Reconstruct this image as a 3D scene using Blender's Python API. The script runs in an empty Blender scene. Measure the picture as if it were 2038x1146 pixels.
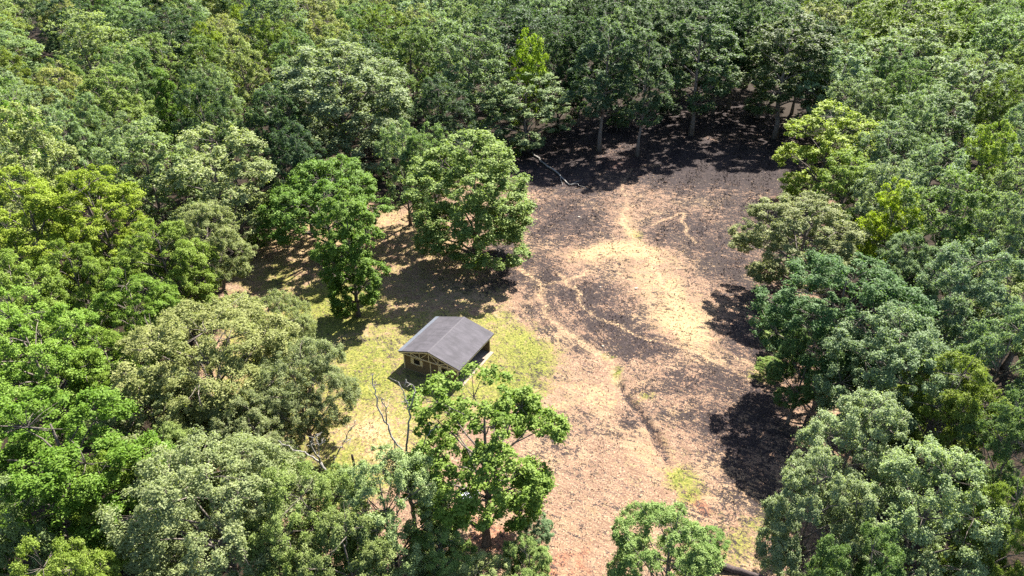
import bpy, math, random
import numpy as np
from mathutils import Vector

# ------------------------------------------------------------------ camera, sky, sun, exposure
scene = bpy.context.scene
COL = scene.collection
cam_data = bpy.data.cameras.new('camera')
cam = bpy.data.objects.new('camera', cam_data)
COL.objects.link(cam)
cam.location = (0, 0, 47)
cam.rotation_euler = (math.radians(90 - 30.5), 0, 0)
cam_data.sensor_width = 36
cam_data.lens = 24.0
cam_data.clip_start = 0.5
cam_data.clip_end = 6000
scene.camera = cam

SUN_AZ, SUN_EL = math.radians(33), math.radians(49)
world = bpy.data.worlds.new('World')
scene.world = world
world.use_nodes = True
wn = world.node_tree
wn.nodes.clear()
sky = wn.nodes.new('ShaderNodeTexSky')
sky.sky_type = 'NISHITA'
sky.sun_disc = False
sky.sun_elevation = SUN_EL
sky.sun_rotation = SUN_AZ
sky.air_density = 1.0
sky.dust_density = 1.0
bg = wn.nodes.new('ShaderNodeBackground')
bg.inputs['Strength'].default_value = 0.07
wo = wn.nodes.new('ShaderNodeOutputWorld')
wn.links.new(sky.outputs[0], bg.inputs['Color'])
wn.links.new(bg.outputs[0], wo.inputs['Surface'])

sun_data = bpy.data.lights.new('sun', 'SUN')
sun_data.energy = 5.0
sun_data.angle = math.radians(0.5)
sun_data.color = (1.0, 0.95, 0.86)
sun = bpy.data.objects.new('sun', sun_data)
COL.objects.link(sun)
sdir = Vector((math.sin(SUN_AZ) * math.cos(SUN_EL), math.cos(SUN_AZ) * math.cos(SUN_EL), math.sin(SUN_EL)))
sun.rotation_euler = sdir.to_track_quat('Z', 'Y').to_euler()
sun.location = (60, 90, 120)

vs = scene.view_settings
vs.view_transform = 'Standard'
vs.look = 'None'
vs.exposure = 2.45
vs.gamma = 1.0
vs.use_curve_mapping = False
scene.render.engine = 'CYCLES'
cy = scene.cycles
cy.max_bounces = 4
cy.diffuse_bounces = 2
cy.glossy_bounces = 2
cy.transmission_bounces = 4
cy.transparent_max_bounces = 4
cy.caustics_reflective = False
cy.caustics_refractive = False
cy.use_denoising = False
cy.use_adaptive_sampling = False

# ------------------------------------------------------------------ layout in metres (x right, y away, camera above the origin)
TREES = [
    ('near', -41.99, 50.01, 17, 11.3, 'b', 'light bright green tree above the vivid green tree at the left edge', 0),
    ('near', -32.48, 36.34, 17, 12.1, 'v', 'large vivid green tree filling the lower left of the photo', 0),
    ('nearoak', -27.35, 50.17, 15.5, 15.6, 'o', 'big olive sage oak crown left of the shed with limbs reaching the lawn', 0),
    ('nearoak', -19.16, 48.73, 12.5, 8.4, 'o', 'smaller olive crown spreading toward the lawn in front of the shed', 0),
    ('nearoak', -20.14, 32.29, 16, 11.7, 'o', 'olive sage oak at the bottom edge below the big olive crown', 0),
    ('nearoak', -13.68, 31.68, 14, 8.9, 'ol', 'olive green oak at the bottom edge beside the forked dead snag', 0),
    ('near', -26.61, 26.27, 15, 5.8, 'yg', 'light yellowish treetop peeking over the bottom left edge', 0),
    ('near', -33.72, 31.86, 16, 5.8, 'p', 'grey-green tree cut by the lower left corner', 0),
    ('near', -8.05, 32.2, 15, 7.4, 'lp', 'light green tree at the bottom centre with a bare grey trunk rising behind', 0),
    ('near', -10.22, 28.14, 14, 6.4, 'ol', 'olive green treetop on the bottom edge left of the light green tree', 0),
    ('sparse', -2.12, 38.02, 17.6, 11.4, 'b', 'sparse bright green tree in front of the shed, ground showing through its leaves', 0),
    ('near', 10.65, 31.36, 11, 7.5, 'l', 'pale green round crown alone on the bottom edge of the tan field', 0),
    ('near', 1.11, 31.6, 8, 4.3, 'l', 'small light green crown on the bottom edge right of the sparse tree', 0),
    ('near', 1.7, 36.38, 5, 2.8, 'p', 'small grey-green shrub beside the foot of the sparse tree', 0),
    ('nearoak', -31.03, 44.9, 12, 8.2, 'o', 'olive sage crown between the vivid green tree and the big olive oak', 0),
    ('nearoak', -27.61, 39.66, 11, 6.8, 'ol', 'lower olive green crown under the bottom-edge olive oak', 0),
    ('nearoak', -22.03, 43.42, 11, 7.2, 'o', 'small olive crown filling the gap under the big olive oak', 0),
    ('near', -29.2, 35.96, 12, 6.4, 'b', 'small bright green crown right of the vivid green tree', 0),
    ('nearoak', -24.26, 59.82, 11, 6.4, 'o', 'small olive crown at the far right shoulder of the big olive oak', 0),
    ('near', -37.41, 51.62, 12, 7.1, 'b', 'bright green crown touching the left side of the big olive oak', 0),
    ('near', -4.92, 31.52, 9, 5.3, 'l', 'low light green crown at the bottom edge under the sparse tree', 0),
    ('near', -1.88, 30.38, 8, 4.9, 'lp', 'pale low treetop on the bottom edge below the sparse tree trunk', 0),
    ('near', -58.59, 74.96, 18, 13.4, 'y', 'yellow-green tree against the left edge, halfway up the photo', 2),
    ('near', -50.83, 76.4, 18, 12.4, 'y', 'yellow-green tree with bare grey twigs, second from the left edge', 2),
    ('near', -40.05, 68.35, 15, 10.3, 'yg', 'loose yellow-green tree in front of the pale broad crown', 2),
    ('near', -37.07, 76.01, 14, 9.4, 'o', 'olive crown with a thick trunk at the left end of the lawn', 2),
    ('mid', -51.23, 91.86, 19, 13.6, 'lp', 'broad pale yellow-green crown left of the yard, its left half', 2),
    ('mid', -40.54, 89.91, 19, 15.4, 'lp', 'broad pale yellow-green crown whose branches reach the far lawn corner', 2),
    ('near', -50.47, 59.66, 16, 9.8, 'b', 'bright green tree at the left edge under the yellow-green ones', 0),
    ('near', -39.7, 60.27, 13, 7.9, 'b', 'bright green small tree left of the big olive oak crown', 0),
    ('near', -48.11, 64.91, 14, 7.8, 'b', 'green tree beside a dark gap below the twiggy yellow-green tree', 2),
    ('mid', -80.1, 105.69, 20, 9.6, 'v', 'saturated green tall tree at the left edge above the yellow-green ones', 2),
    ('cone', -61.35, 121.33, 20, 8.5, 'v', 'pointed saturated green tree standing out of the left forest', 2),
    ('mid', -55.92, 121.68, 17, 6.4, 'y', 'small yellow-green tree leaning on the pointed green tree', 2),
    ('mid', -68.55, 162.25, 21, 9.2, 'y', 'yellow-olive round crown in the upper left forest', 4),
    ('mid', -75.92, 203.21, 21, 8.5, 'y', 'little yellow-green treetop near the top edge, upper left', 4),
    ('mid', -67.97, 101.06, 18, 10.1, 'p', 'pale grey-green crown between the saturated tree and the broad pale crown', 2),
    ('mid', -71.29, 121.99, 19, 13.6, 'ol', 'dull olive crown left of the pointed green tree', 2),
    ('mid', -85.56, 130.42, 19, 10.5, 'o', 'greyish olive crown in the upper left forest', 4),
    ('mid', -54.58, 142.96, 21, 11.4, 'o', 'grey-brown dry looking crown right of the yellow-olive one', 4),
    ('mid', -43.8, 170.4, 22, 12.0, 'o', 'brownish dull crown near the top, left of centre', 4),
    ('mid', -104.24, 144.06, 19, 11.5, 'yd', 'olive yellow crown on the left edge high up', 4),
    ('mid', -39.82, 110.96, 20, 10.8, 'd', 'dark green crown in shade behind the far lawn corner', 2),
    ('mid', -31.51, 97.32, 17, 9.0, 'd', 'dark shaded tree behind the dome shaped yard tree', 2),
    ('dome', -26.51, 89.45, 13.6, 16.5, 'g', 'low dome shaped green tree on the far lawn', 1),
    ('full', -19.53, 73.0, 16.5, 8.4, 'g', 'dense green tree with foliage to the ground just behind the shed', 1),
    ('round', -5.39, 87.1, 19, 17.6, 'l', 'large round green tree between the lawn and the burned field', 2),
    ('mid', -16.34, 99.87, 17, 8.5, 'p', 'slim pale tree with a visible thin trunk behind the lawn', 2),
    ('round', -30.39, 122.59, 23.5, 23.5, 'pl', 'huge pale green oak crown towering behind the yard', 2),
    ('mid', -11.96, 97.32, 17, 9.0, 'm', 'mid green crown joining the huge pale oak and the round tree', 2),
    ('mid', 3.21, 135.41, 16, 18.4, 'p', 'pale spreading tree at the far left corner of the burned field', 4),
    ('mid', 3.14, 140.24, 22, 8.6, 'yy', 'bright yellow-green treetop rising behind the pale spreading tree', 4),
    ('mid', -9.39, 138.96, 24, 17.5, 'ps', 'tall pale green crown left of the bright yellow treetop', 4),
    ('mid', -38.41, 193.91, 22, 17.6, 'm', 'mid green crown at the top, above the huge pale oak', 4),
    ('mid', -45.65, 152.07, 21, 13.1, 'm', 'mid green crown between the grey-brown and the huge pale oak', 4),
    ('mid', -13.41, 121.06, 18, 11.7, 'd', 'dark green tree in shade behind the round tree', 2),
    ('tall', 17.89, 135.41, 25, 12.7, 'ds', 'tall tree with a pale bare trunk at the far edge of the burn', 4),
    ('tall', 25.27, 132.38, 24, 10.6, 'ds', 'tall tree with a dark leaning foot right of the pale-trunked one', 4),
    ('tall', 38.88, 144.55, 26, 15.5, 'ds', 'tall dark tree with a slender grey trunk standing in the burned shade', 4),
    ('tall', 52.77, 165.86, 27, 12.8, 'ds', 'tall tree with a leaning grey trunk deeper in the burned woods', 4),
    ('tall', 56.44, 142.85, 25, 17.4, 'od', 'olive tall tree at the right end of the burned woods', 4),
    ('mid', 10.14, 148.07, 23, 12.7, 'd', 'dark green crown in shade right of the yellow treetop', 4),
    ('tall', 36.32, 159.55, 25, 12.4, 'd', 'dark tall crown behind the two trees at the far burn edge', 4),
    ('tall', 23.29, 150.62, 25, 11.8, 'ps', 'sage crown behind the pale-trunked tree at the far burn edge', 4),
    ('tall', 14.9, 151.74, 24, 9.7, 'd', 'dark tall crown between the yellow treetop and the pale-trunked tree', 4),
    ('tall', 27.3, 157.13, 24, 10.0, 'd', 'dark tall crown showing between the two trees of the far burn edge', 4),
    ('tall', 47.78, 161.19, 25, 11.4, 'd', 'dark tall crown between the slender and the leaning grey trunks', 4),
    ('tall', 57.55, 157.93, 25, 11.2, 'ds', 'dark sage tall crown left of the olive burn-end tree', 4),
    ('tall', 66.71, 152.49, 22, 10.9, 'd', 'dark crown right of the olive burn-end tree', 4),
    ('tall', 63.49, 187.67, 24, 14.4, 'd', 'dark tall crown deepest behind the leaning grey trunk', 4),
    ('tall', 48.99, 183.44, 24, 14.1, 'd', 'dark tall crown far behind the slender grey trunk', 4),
    ('tall', 22.57, 163.71, 24, 10.4, 'd', 'dark crown rising behind the sage crown of the far burn edge', 4),  # tall crowns from here down are added to deepen shade behind the burn
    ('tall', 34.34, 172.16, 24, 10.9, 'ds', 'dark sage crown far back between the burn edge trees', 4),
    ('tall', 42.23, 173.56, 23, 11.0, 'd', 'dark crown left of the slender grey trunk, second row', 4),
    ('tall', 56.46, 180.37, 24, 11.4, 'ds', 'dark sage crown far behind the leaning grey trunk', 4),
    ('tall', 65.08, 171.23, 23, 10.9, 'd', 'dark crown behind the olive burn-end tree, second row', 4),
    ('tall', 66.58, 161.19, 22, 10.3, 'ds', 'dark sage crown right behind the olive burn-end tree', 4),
    ('mid', 51.45, 107.73, 17, 15.6, 'y', 'bright yellow-green tree at the far right corner of the burn', 3),
    ('mid', 50.0, 95.12, 14, 9.7, 'yg', 'yellow-green lower crown in front of the bright corner tree', 3),
    ('near', 37.36, 78.14, 14, 13.7, 'o', 'olive spreading crown overhanging the right edge of the burn', 3),
    ('mid', 47.96, 78.41, 16, 7.3, 'yy', 'lime green tree behind the olive overhanging crown', 3),
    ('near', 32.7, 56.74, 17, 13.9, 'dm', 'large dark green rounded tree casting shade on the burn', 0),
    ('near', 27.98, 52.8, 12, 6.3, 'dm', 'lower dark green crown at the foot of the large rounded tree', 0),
    ('mid', 52.94, 74.96, 18, 11.0, 'm', 'mid green crown right of the lime tree', 3),
    ('near', 45.38, 58.55, 18, 10.1, 'p', 'sage green crown right of the large dark rounded tree', 0),
    ('near', 32.88, 47.78, 17, 11.0, 'p', 'wide sage crown below the large dark rounded tree', 0),
    ('near', 35.07, 42.59, 16, 7.8, 'yd', 'olive yellow tree between sage crowns on the right side', 0),
    ('near', 26.06, 39.23, 15, 7.8, 'pl', 'pale green crown beside the shaded lower field', 0),
    ('near', 20.75, 32.41, 15, 6.9, 'pl', 'pale green crown above the lower right edge of the field', 0),
    ('near', 27.63, 31.44, 16, 8.4, 'pl', 'wide pale green crown in the lower right of the photo', 0),
    ('near', 21.83, 28.14, 14, 5.8, 'm', 'mid green treetop on the bottom edge at the right', 0),
    ('near', 36.84, 36.99, 16, 6.3, 'm', 'dark mid green tree on the right edge below the olive yellow one', 0),
    ('near', 32.9, 30.33, 15, 5.3, 'yd', 'yellow olive tree in the lower right corner', 0),
    ('near', 42.51, 47.78, 17, 7.5, 'p', 'sage crown on the right edge beside the olive yellow tree', 0),
    ('mid', 64.5, 137.35, 20, 16.0, 'p', 'sage crown behind the yellow-green corner tree', 4),
    ('mid', 85.09, 152.07, 21, 19.6, 'pl', 'broad pale sage crown high in the right forest', 4),
    ('mid', 89.22, 133.48, 20, 15.6, 'p', 'pale sage crown right of the broad one, high on the right', 4),
    ('mid', 72.95, 115.11, 18, 14.7, 'p', 'rounded sage crown in the middle of the right forest', 3),
    ('mid', 88.73, 123.6, 19, 8.7, 'yd', 'olive yellow crown on the right edge, high up', 3),
    ('mid', 71.25, 96.65, 18, 8.2, 'yg', 'yellow-green crown on the right edge above the pale ones', 3),
    ('mid', 57.88, 99.49, 17, 10.7, 'p', 'sage crown right of the yellow-green corner tree', 3),
    ('mid', 66.42, 84.28, 18, 8.7, 'pl', 'pale crown on the right edge halfway up', 3),
    ('mid', 58.3, 89.38, 17, 9.8, 'p', 'sage crown above the mid green one by the lime tree', 3),
    ('mid', 103.05, 205.66, 21, 17.2, 'yg', 'yellowish green crown at the top, right of centre', 4),
    ('mid', 120.84, 201.6, 21, 18.3, 'yg', 'yellowish green crown at the top above the broad pale sage one', 4),
    ('mid', 134.25, 193.9, 21, 14.9, 'g', 'deep green crown in the upper right corner', 4),
    ('mid', 82.52, 190.2, 22, 16.0, 'o', 'olive crown at the top behind the burned woods', 4),
    ('mid', 55.46, 72.18, 17, 7.1, 'p', 'sage crown against the right edge beside the mid green crown', 3),
    ('far', 32.2, 70.36, 3.2, 4.0, 'g', 'low green shrub in shade at the burn edge beside the rounded tree', 3),
    ('far', 30.95, 63.89, 3.6, 4.5, 'l', 'light green shrub at the foot of the lower dark crown on the burn edge', 3),
    ('far', 28.46, 60.15, 2.4, 3.0, 'yg', 'yellowish low shrub on the right burn edge above the big shadow', 0),
    ('far', 38.51, 81.56, 3.4, 4.2, 'o', 'olive shrub under the olive overhanging crown on the burn edge', 3),
    ('far', 48.81, 108.34, 3.6, 4.5, 'yg', 'yellowish shrub below the yellow-green corner tree', 3),
    ('far', 9.8, 145.94, 3.5, 4.4, 'd', 'dark shrub at the far left end of the burned woods', 4),
    ('far', 23.29, 148.07, 4, 5.0, 'm', 'mid green shrub behind the pale-trunked tree', 4),
    ('far', 36.29, 156.34, 4.5, 5.6, 'd', 'dark shrub in the burned woods behind the slender grey trunk', 4),
    ('far', 57.1, 159.55, 4, 5.0, 'd', 'dark shrub deep in the burned woods on the right', 4),
    ('far', -38.28, 88.66, 3.4, 4.2, 'g', 'green shrub at the far left corner of the lawn', 2),
    ('far', -37.85, 95.66, 3.8, 4.8, 'm', 'mid green shrub behind the far corner of the lawn', 2),
    ('far', -14.8, 104.17, 3.2, 4.0, 'm', 'mid green shrub beside the thin trunk behind the lawn', 2),
    ('far', -0.1, 129.45, 3.6, 4.5, 'g', 'green shrub at the root end of the fallen tree', 4),
    ('far', 15.86, 37.12, 2.6, 3.2, 'g', 'low green shrub by the dark log at the bottom edge', 0),
    ('far', -1.34, 163.53, 23.8, 23.0, 'd', 'dark green crown in the forest left of the bright yellow treetop', 4),
    ('far', -148.58, 242.51, 21.1, 14.9, 'ol', 'olive green crown behind the olive left-edge crown, fourth one out', 4),
    ('far', -122.55, 276.96, 25.3, 19.1, 'd', 'dark green crown in the forest left of the little yellow-green treetop', 4),
    ('far', 29.98, 260.98, 17.4, 12.0, 'ps', 'sage crown behind the dark crown behind the sage one, nearest one out', 4),
    ('far', 29.97, 195.39, 23.1, 19.8, 'd', 'dark green crown in the forest right of the dark crown behind the sage one', 4),
    ('far', 67.84, 276.79, 24.5, 21.3, 'ps', 'sage crown in the forest behind the far dark crown', 4),
    ('far', -150.04, 262.29, 24.3, 18.6, 'lp', 'pale green crown behind the olive left-edge crown, fourth one out', 4),
    ('far', -117.64, 216.46, 21.0, 12.7, 'm', 'mid green crown left of the yellow-olive crown, third one out', 4),
    ('far', -31.54, 180.16, 21.8, 12.9, 'yd', 'olive yellow crown in the forest right of the mid green top crown', 4),
    ('far', 55.74, 214.27, 22.2, 17.1, 'd', 'dark green crown behind the far dark crown, nearest one out', 4),
    ('far', 146.27, 263.87, 20.4, 17.4, 'yd', 'olive yellow crown behind the yellowish top-right crown, second one out', 4),
    ('far', 135.55, 226.01, 25.7, 19.2, 'm', 'mid green crown in the forest behind the yellowish top-right crown', 4),
    ('far', 16.51, 269.59, 23.3, 20.5, 'ps', 'sage crown in the forest behind the dark crown by the pale-trunked tree', 4),
    ('far', -80.1, 234.36, 25.4, 23.4, 'm', 'mid green crown in the forest behind the little yellow-green treetop', 4),
    ('far', -86.13, 179.76, 20.7, 20.3, 'd', 'dark green crown left of the yellow-olive crown, nearest one out', 4),
    ('far', -134.53, 189.98, 19.5, 14.9, 'ol', 'olive green crown behind the olive left-edge crown, nearest one out', 4),
    ('far', -23.74, 215.32, 25.3, 23.7, 'pl', 'pale green crown in the forest right of the mid green top crown', 4),
    ('far', 95.31, 172.01, 25.1, 21.5, 'yd', 'olive yellow crown in the forest behind the broad pale sage crown', 4),
    ('far', 179.02, 257.17, 17.6, 12.9, 'm', 'mid green crown behind the upper right corner crown, nearest one out', 4),
    ('far', 112.26, 242.25, 25.2, 23.2, 'p', 'sage green crown behind the yellowish top crown, nearest one out', 4),
    ('far', -143.69, 224.13, 23.7, 16.8, 'p', 'sage green crown behind the olive left-edge crown, second one out', 4),
    ('far', 32.41, 276.36, 21.8, 12.4, 'ps', 'sage crown behind the dark crown behind the sage one, second one out', 4),
    ('mid', -36.51, 143.37, 22.0, 14.4, 'ol', 'olive green crown in the forest right of the mid green crown', 4),
    ('far', -51.42, 221.07, 20.5, 14.4, 'lp', 'pale green crown left of the mid green top crown, nearest one out', 4),
    ('far', -2.65, 256.1, 22.7, 19.0, 'd', 'dark green crown behind the tall pale crown, second one out', 4),
    ('far', 140.86, 242.01, 22.6, 17.3, 'p', 'sage green crown in the forest behind the yellowish top-right crown', 4),
    ('far', -90.67, 275.51, 24.7, 21.7, 'p', 'sage green crown behind the little yellow-green treetop, third one out', 4),
    ('far', 166.06, 273.34, 25.8, 23.7, 'yd', 'olive yellow crown behind the yellowish top-right crown, nearest one out', 4),
    ('far', 80.12, 234.87, 19.9, 12.3, 'd', 'dark green crown right of the deepest dark crown, nearest one out', 4),
    ('far', -164.44, 238.76, 21.8, 17.7, 'ol', 'olive green crown behind the olive left-edge crown, third one out', 4),
    ('far', 157.84, 251.33, 17.2, 13.4, 'p', 'sage green crown in the forest right of the yellowish top-right crown', 4),
    ('far', -13.09, 238.16, 22.1, 19.8, 'p', 'sage green crown behind the tall pale crown, fourth one out', 4),
    ('far', 80.26, 170.42, 18.4, 11.6, 'p', 'sage green crown in the forest right of the olive top crown', 4),
    ('far', -184.83, 265.4, 20.0, 17.6, 'pl', 'pale green crown behind the olive left-edge crown, second one out', 4),
    ('far', 107.81, 280.52, 18.9, 16.7, 'ps', 'sage crown behind the olive top crown, second one out', 4),
    ('far', 47.99, 264.55, 21.7, 17.3, 'ps', 'sage crown behind the far back sage crown, nearest one out', 4),
    ('far', -106.03, 179.49, 18.6, 13.8, 'yd', 'olive yellow crown in the forest behind the greyish olive crown', 4),
    ('far', 8.09, 195.18, 21.2, 15.7, 'ps', 'sage crown behind the dark crown by the yellow treetop, nearest one out', 4),
    ('far', -41.91, 251.52, 22.7, 21.8, 'ol', 'olive green crown in the forest behind the mid green top crown', 4),
    ('far', -71.38, 214.99, 22.2, 15.6, 'pl', 'pale green crown in the forest right of the little yellow-green treetop', 4),
    ('far', 7.03, 214.71, 24.8, 21.0, 'ps', 'sage crown behind the dark crown by the yellow treetop, second one out', 4),
    ('far', -88.63, 198.13, 22.1, 12.4, 'm', 'mid green crown in the forest behind the yellow-olive crown', 4),
    ('far', 153.44, 220.93, 20.3, 13.7, 'p', 'sage green crown right of the upper right corner crown, nearest one out', 4),
    ('far', 111.88, 163.0, 22.7, 15.8, 'p', 'sage green crown in front of the upper right corner crown, second one out', 4),
    ('far', -84.72, 254.24, 21.2, 17.4, 'p', 'sage green crown right of the little yellow-green treetop, second one out', 4),
    ('far', -94.09, 158.35, 23.3, 18.0, 'pl', 'pale green crown behind the greyish olive crown, nearest one out', 4),
    ('far', 58.1, 233.97, 25.0, 18.4, 'd', 'dark green crown behind the far dark crown, second one out', 4),
    ('far', -102.61, 227.96, 25.5, 22.0, 'o', 'olive crown in the forest left of the little yellow-green treetop', 4),
    ('far', -18.4, 168.9, 22.1, 15.4, 'p', 'sage green crown in the forest left of the tall pale crown', 4),
    ('far', 53.57, 247.8, 22.1, 11.5, 'd', 'dark green crown behind the far dark crown, fourth one out', 4),
    ('mid', -76.67, 138.72, 21.0, 12.5, 'm', 'mid green crown in the forest behind the dull olive crown', 4),
    ('far', -128.43, 255.43, 22.9, 16.5, 'm', 'mid green crown left of the yellow-olive crown, second one out', 4),
    ('far', -68.17, 276.29, 22.7, 15.2, 'lp', 'pale green crown left of the mid green top crown, third one out', 4),
    ('far', 101.67, 258.55, 21.0, 13.1, 'd', 'dark green crown in the forest behind the olive top crown', 4),
    ('far', 98.41, 270.54, 20.2, 13.4, 'd', 'dark green crown right of the deepest dark crown, second one out', 4),
    ('far', -147.23, 203.64, 21.1, 15.7, 'ol', 'olive green crown behind the olive left-edge crown, second one out', 4),
    ('far', 82.37, 221.45, 19.3, 13.4, 'ps', 'sage crown behind the second-row crown by the burn end, second one out', 4),
    ('far', -169.66, 280.6, 21.6, 16.2, 'p', 'sage green crown behind the olive left-edge crown, fourth one out', 4),
    ('far', -179.58, 247.57, 22.7, 14.8, 'p', 'sage green crown behind the olive left-edge crown, third one out', 4),
    ('far', 13.58, 241.66, 19.4, 16.0, 'd', 'dark green crown behind the dark crown by the pale-trunked tree, second one out', 4),
    ('far', 125.16, 280.29, 18.7, 14.2, 'p', 'sage green crown in the forest behind the olive top crown', 4),
    ('far', -57.12, 264.86, 22.8, 17.3, 'p', 'sage green crown behind the mid green top crown, second one out', 4),
    ('far', -121.63, 236.45, 25.7, 18.2, 'd', 'dark green crown left of the yellow-olive crown, second one out', 4),
    ('far', -3.32, 271.66, 18.4, 11.2, 'd', 'dark green crown behind the tall pale crown, nearest one out', 4),
    ('far', 192.07, 266.95, 24.6, 15.8, 'p', 'sage green crown behind the upper right corner crown, fourth one out', 4),
    ('far', 172.83, 241.86, 23.2, 17.8, 'p', 'sage green crown behind the upper right corner crown, third one out', 4),
    ('far', 22.66, 227.48, 20.7, 15.6, 'd', 'dark green crown behind the dark crown behind the sage one, nearest one out', 4),
    ('far', 93.91, 244.06, 20.7, 12.8, 'ps', 'sage crown in the forest left of the olive top crown', 4),
    ('far', 109.97, 184.91, 20.2, 11.3, 'pl', 'pale green crown in the forest in front of the yellowish top-right crown', 4),
    ('far', -63.31, 187.55, 26.4, 20.8, 'p', 'sage green crown right of the little yellow-green treetop, nearest one out', 4),
    ('mid', 104.97, 137.75, 19.3, 10.3, 'p', 'sage green crown in front of the upper right corner crown, third one out', 4),
    ('mid', -66.97, 90.14, 21.9, 12.7, 'lp', 'pale green crown in the forest in front of the saturated left-edge tree', 2),
    ('far', -106.86, 203.14, 20.6, 16.2, 'p', 'sage green crown left of the yellow-olive crown, second one out', 4),
    ('mid', -58.9, 131.91, 19.2, 9.6, 'p', 'sage green crown in the forest in front of the yellow-olive crown', 4),
    ('far', 145.65, 203.44, 22.1, 16.0, 'ol', 'olive green crown in the forest right of the upper right corner crown', 4),
    ('far', -50.05, 278.37, 17.7, 14.6, 'p', 'sage green crown behind the mid green top crown, nearest one out', 4),
    ('far', 82.46, 254.42, 21.1, 12.5, 'd', 'dark green crown behind the deepest dark crown, third one out', 4),
    ('mid', -92.85, 142.58, 17.1, 10.7, 'm', 'mid green crown behind the greyish olive crown, nearest one out', 4),
    ('far', -125.92, 172.23, 21.5, 15.9, 'p', 'sage green crown behind the olive left-edge crown, nearest one out', 4),
    ('far', 150.11, 280.32, 22.5, 13.8, 'pl', 'pale green crown behind the yellowish top crown, second one out', 4),
    ('far', -25.5, 249.67, 19.7, 11.6, 'd', 'dark green crown in the forest right of the mid green top crown', 4),
    ('far', 38.17, 248.72, 21.8, 14.6, 'ps', 'sage crown behind the far back sage crown, second one out', 4),
    ('far', -21.51, 151.87, 22.1, 14.0, 'm', 'mid green crown in the forest right of the huge pale oak', 4),
    ('far', 99.34, 225.07, 20.1, 14.0, 'm', 'mid green crown in the forest behind the olive top crown', 4),
    ('far', -57.34, 207.05, 22.0, 17.8, 'o', 'olive crown behind the brownish crown, nearest one out', 4),
    ('far', 69.04, 248.68, 21.4, 15.5, 'd', 'dark green crown in the forest behind the far sage crown by the leaning trunk', 4),
    ('far', -166.42, 262.98, 22.4, 14.3, 'm', 'mid green crown in the forest behind the olive left-edge crown', 4),
    ('far', -19.31, 281.03, 22.6, 13.7, 'pl', 'pale green crown in the forest behind the tall pale crown', 4),
    ('far', 64.58, 261.13, 22.9, 12.3, 'd', 'dark green crown behind the far dark crown, third one out', 4),
    ('far', 35.16, 212.06, 23.1, 18.4, 'ps', 'sage crown in the forest left of the far back sage crown', 4),
    ('far', -54.91, 233.92, 18.8, 11.6, 'lp', 'pale green crown left of the mid green top crown, second one out', 4),
    ('mid', 64.23, 107.51, 19.1, 10.3, 'p', 'sage green crown in the forest left of the rounded sage crown', 3),
    ('far', -42.86, 234.98, 19.4, 13.6, 'o', 'olive crown in the forest behind the mid green top crown', 4),
    ('far', -94.6, 211.67, 19.1, 14.6, 'pl', 'pale green crown in the forest behind the yellow-olive crown', 4),
    ('far', -199.3, 279.15, 25.0, 22.5, 'd', 'dark green crown in the forest behind the olive left-edge crown', 4),
    ('far', -33.82, 277.78, 20.2, 14.2, 'p', 'sage green crown right of the mid green top crown, second one out', 4),
    ('far', -110.2, 251.21, 27.7, 22.1, 'm', 'mid green crown in the forest left of the little yellow-green treetop', 4),
    ('far', -54.96, 165.47, 21.6, 12.1, 'yd', 'olive yellow crown in the forest right of the little yellow-green treetop', 4),
    ('far', 85.12, 280.81, 21.1, 13.2, 'd', 'dark green crown behind the deepest dark crown, fourth one out', 4),
    ('far', 80.46, 265.9, 20.4, 12.6, 'd', 'dark green crown behind the deepest dark crown, second one out', 4),
    ('mid', -48.0, 106.11, 22.4, 9.9, 'd', 'dark green crown in the forest behind the little leaning yellow-green tree', 2),
    ('far', 164.93, 227.35, 20.9, 14.9, 'p', 'sage green crown right of the upper right corner crown, second one out', 4),
    ('far', 74.08, 208.78, 18.5, 14.8, 'ps', 'sage crown behind the second-row crown by the burn end, nearest one out', 4),
    ('far', 122.89, 180.91, 21.9, 11.7, 'p', 'sage green crown in front of the upper right corner crown, nearest one out', 4),
    ('far', -12.77, 188.98, 21.6, 12.0, 'p', 'sage green crown behind the tall pale crown, nearest one out', 4),
    ('far', -59.58, 246.45, 21.2, 16.0, 'p', 'sage green crown left of the mid green top crown, second one out', 4),
    ('far', -132.57, 212.94, 20.2, 11.6, 'o', 'olive crown in the forest behind the olive left-edge crown', 4),
    ('mid', -58.9, 101.95, 17.3, 8.8, 'p', 'sage green crown in the forest in front of the dull olive crown', 2),
    ('mid', -25.52, 137.5, 16.6, 10.1, 'm', 'mid green crown in the forest in front of the huge pale oak', 4),
    ('far', -160.65, 223.65, 23.9, 14.0, 'pl', 'pale green crown behind the olive left-edge crown, nearest one out', 4),
    ('far', -78.52, 157.42, 18.7, 13.1, 'ol', 'olive green crown in the forest left of the yellow-olive crown', 4),
    ('far', 12.01, 178.34, 18.8, 15.9, 'd', 'dark green crown in the forest behind the dark crown by the yellow treetop', 4),
    ('far', 128.5, 263.12, 19.7, 15.1, 'pl', 'pale green crown behind the yellowish top crown, nearest one out', 4),
    ('far', -137.11, 236.91, 20.2, 12.1, 'd', 'dark green crown behind the greyish olive crown, second one out', 4),
    ('far', 69.42, 224.44, 22.0, 12.9, 'd', 'dark green crown behind the deepest dark crown, nearest one out', 4),
    ('far', 97.52, 192.45, 20.0, 12.7, 'ol', 'olive green crown in the forest in front of the yellowish top crown', 4),
    ('far', -27.18, 263.15, 23.0, 14.2, 'p', 'sage green crown right of the mid green top crown, third one out', 4),
    ('far', -114.03, 155.36, 20.7, 19.9, 'p', 'sage green crown in the forest left of the olive left-edge crown', 4),
    ('far', 48.94, 282.28, 23.2, 21.0, 'ps', 'sage crown behind the far back sage crown, third one out', 4),
    ('far', -113.68, 188.92, 17.0, 12.1, 'pl', 'pale green crown behind the greyish olive crown, second one out', 4),
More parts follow.
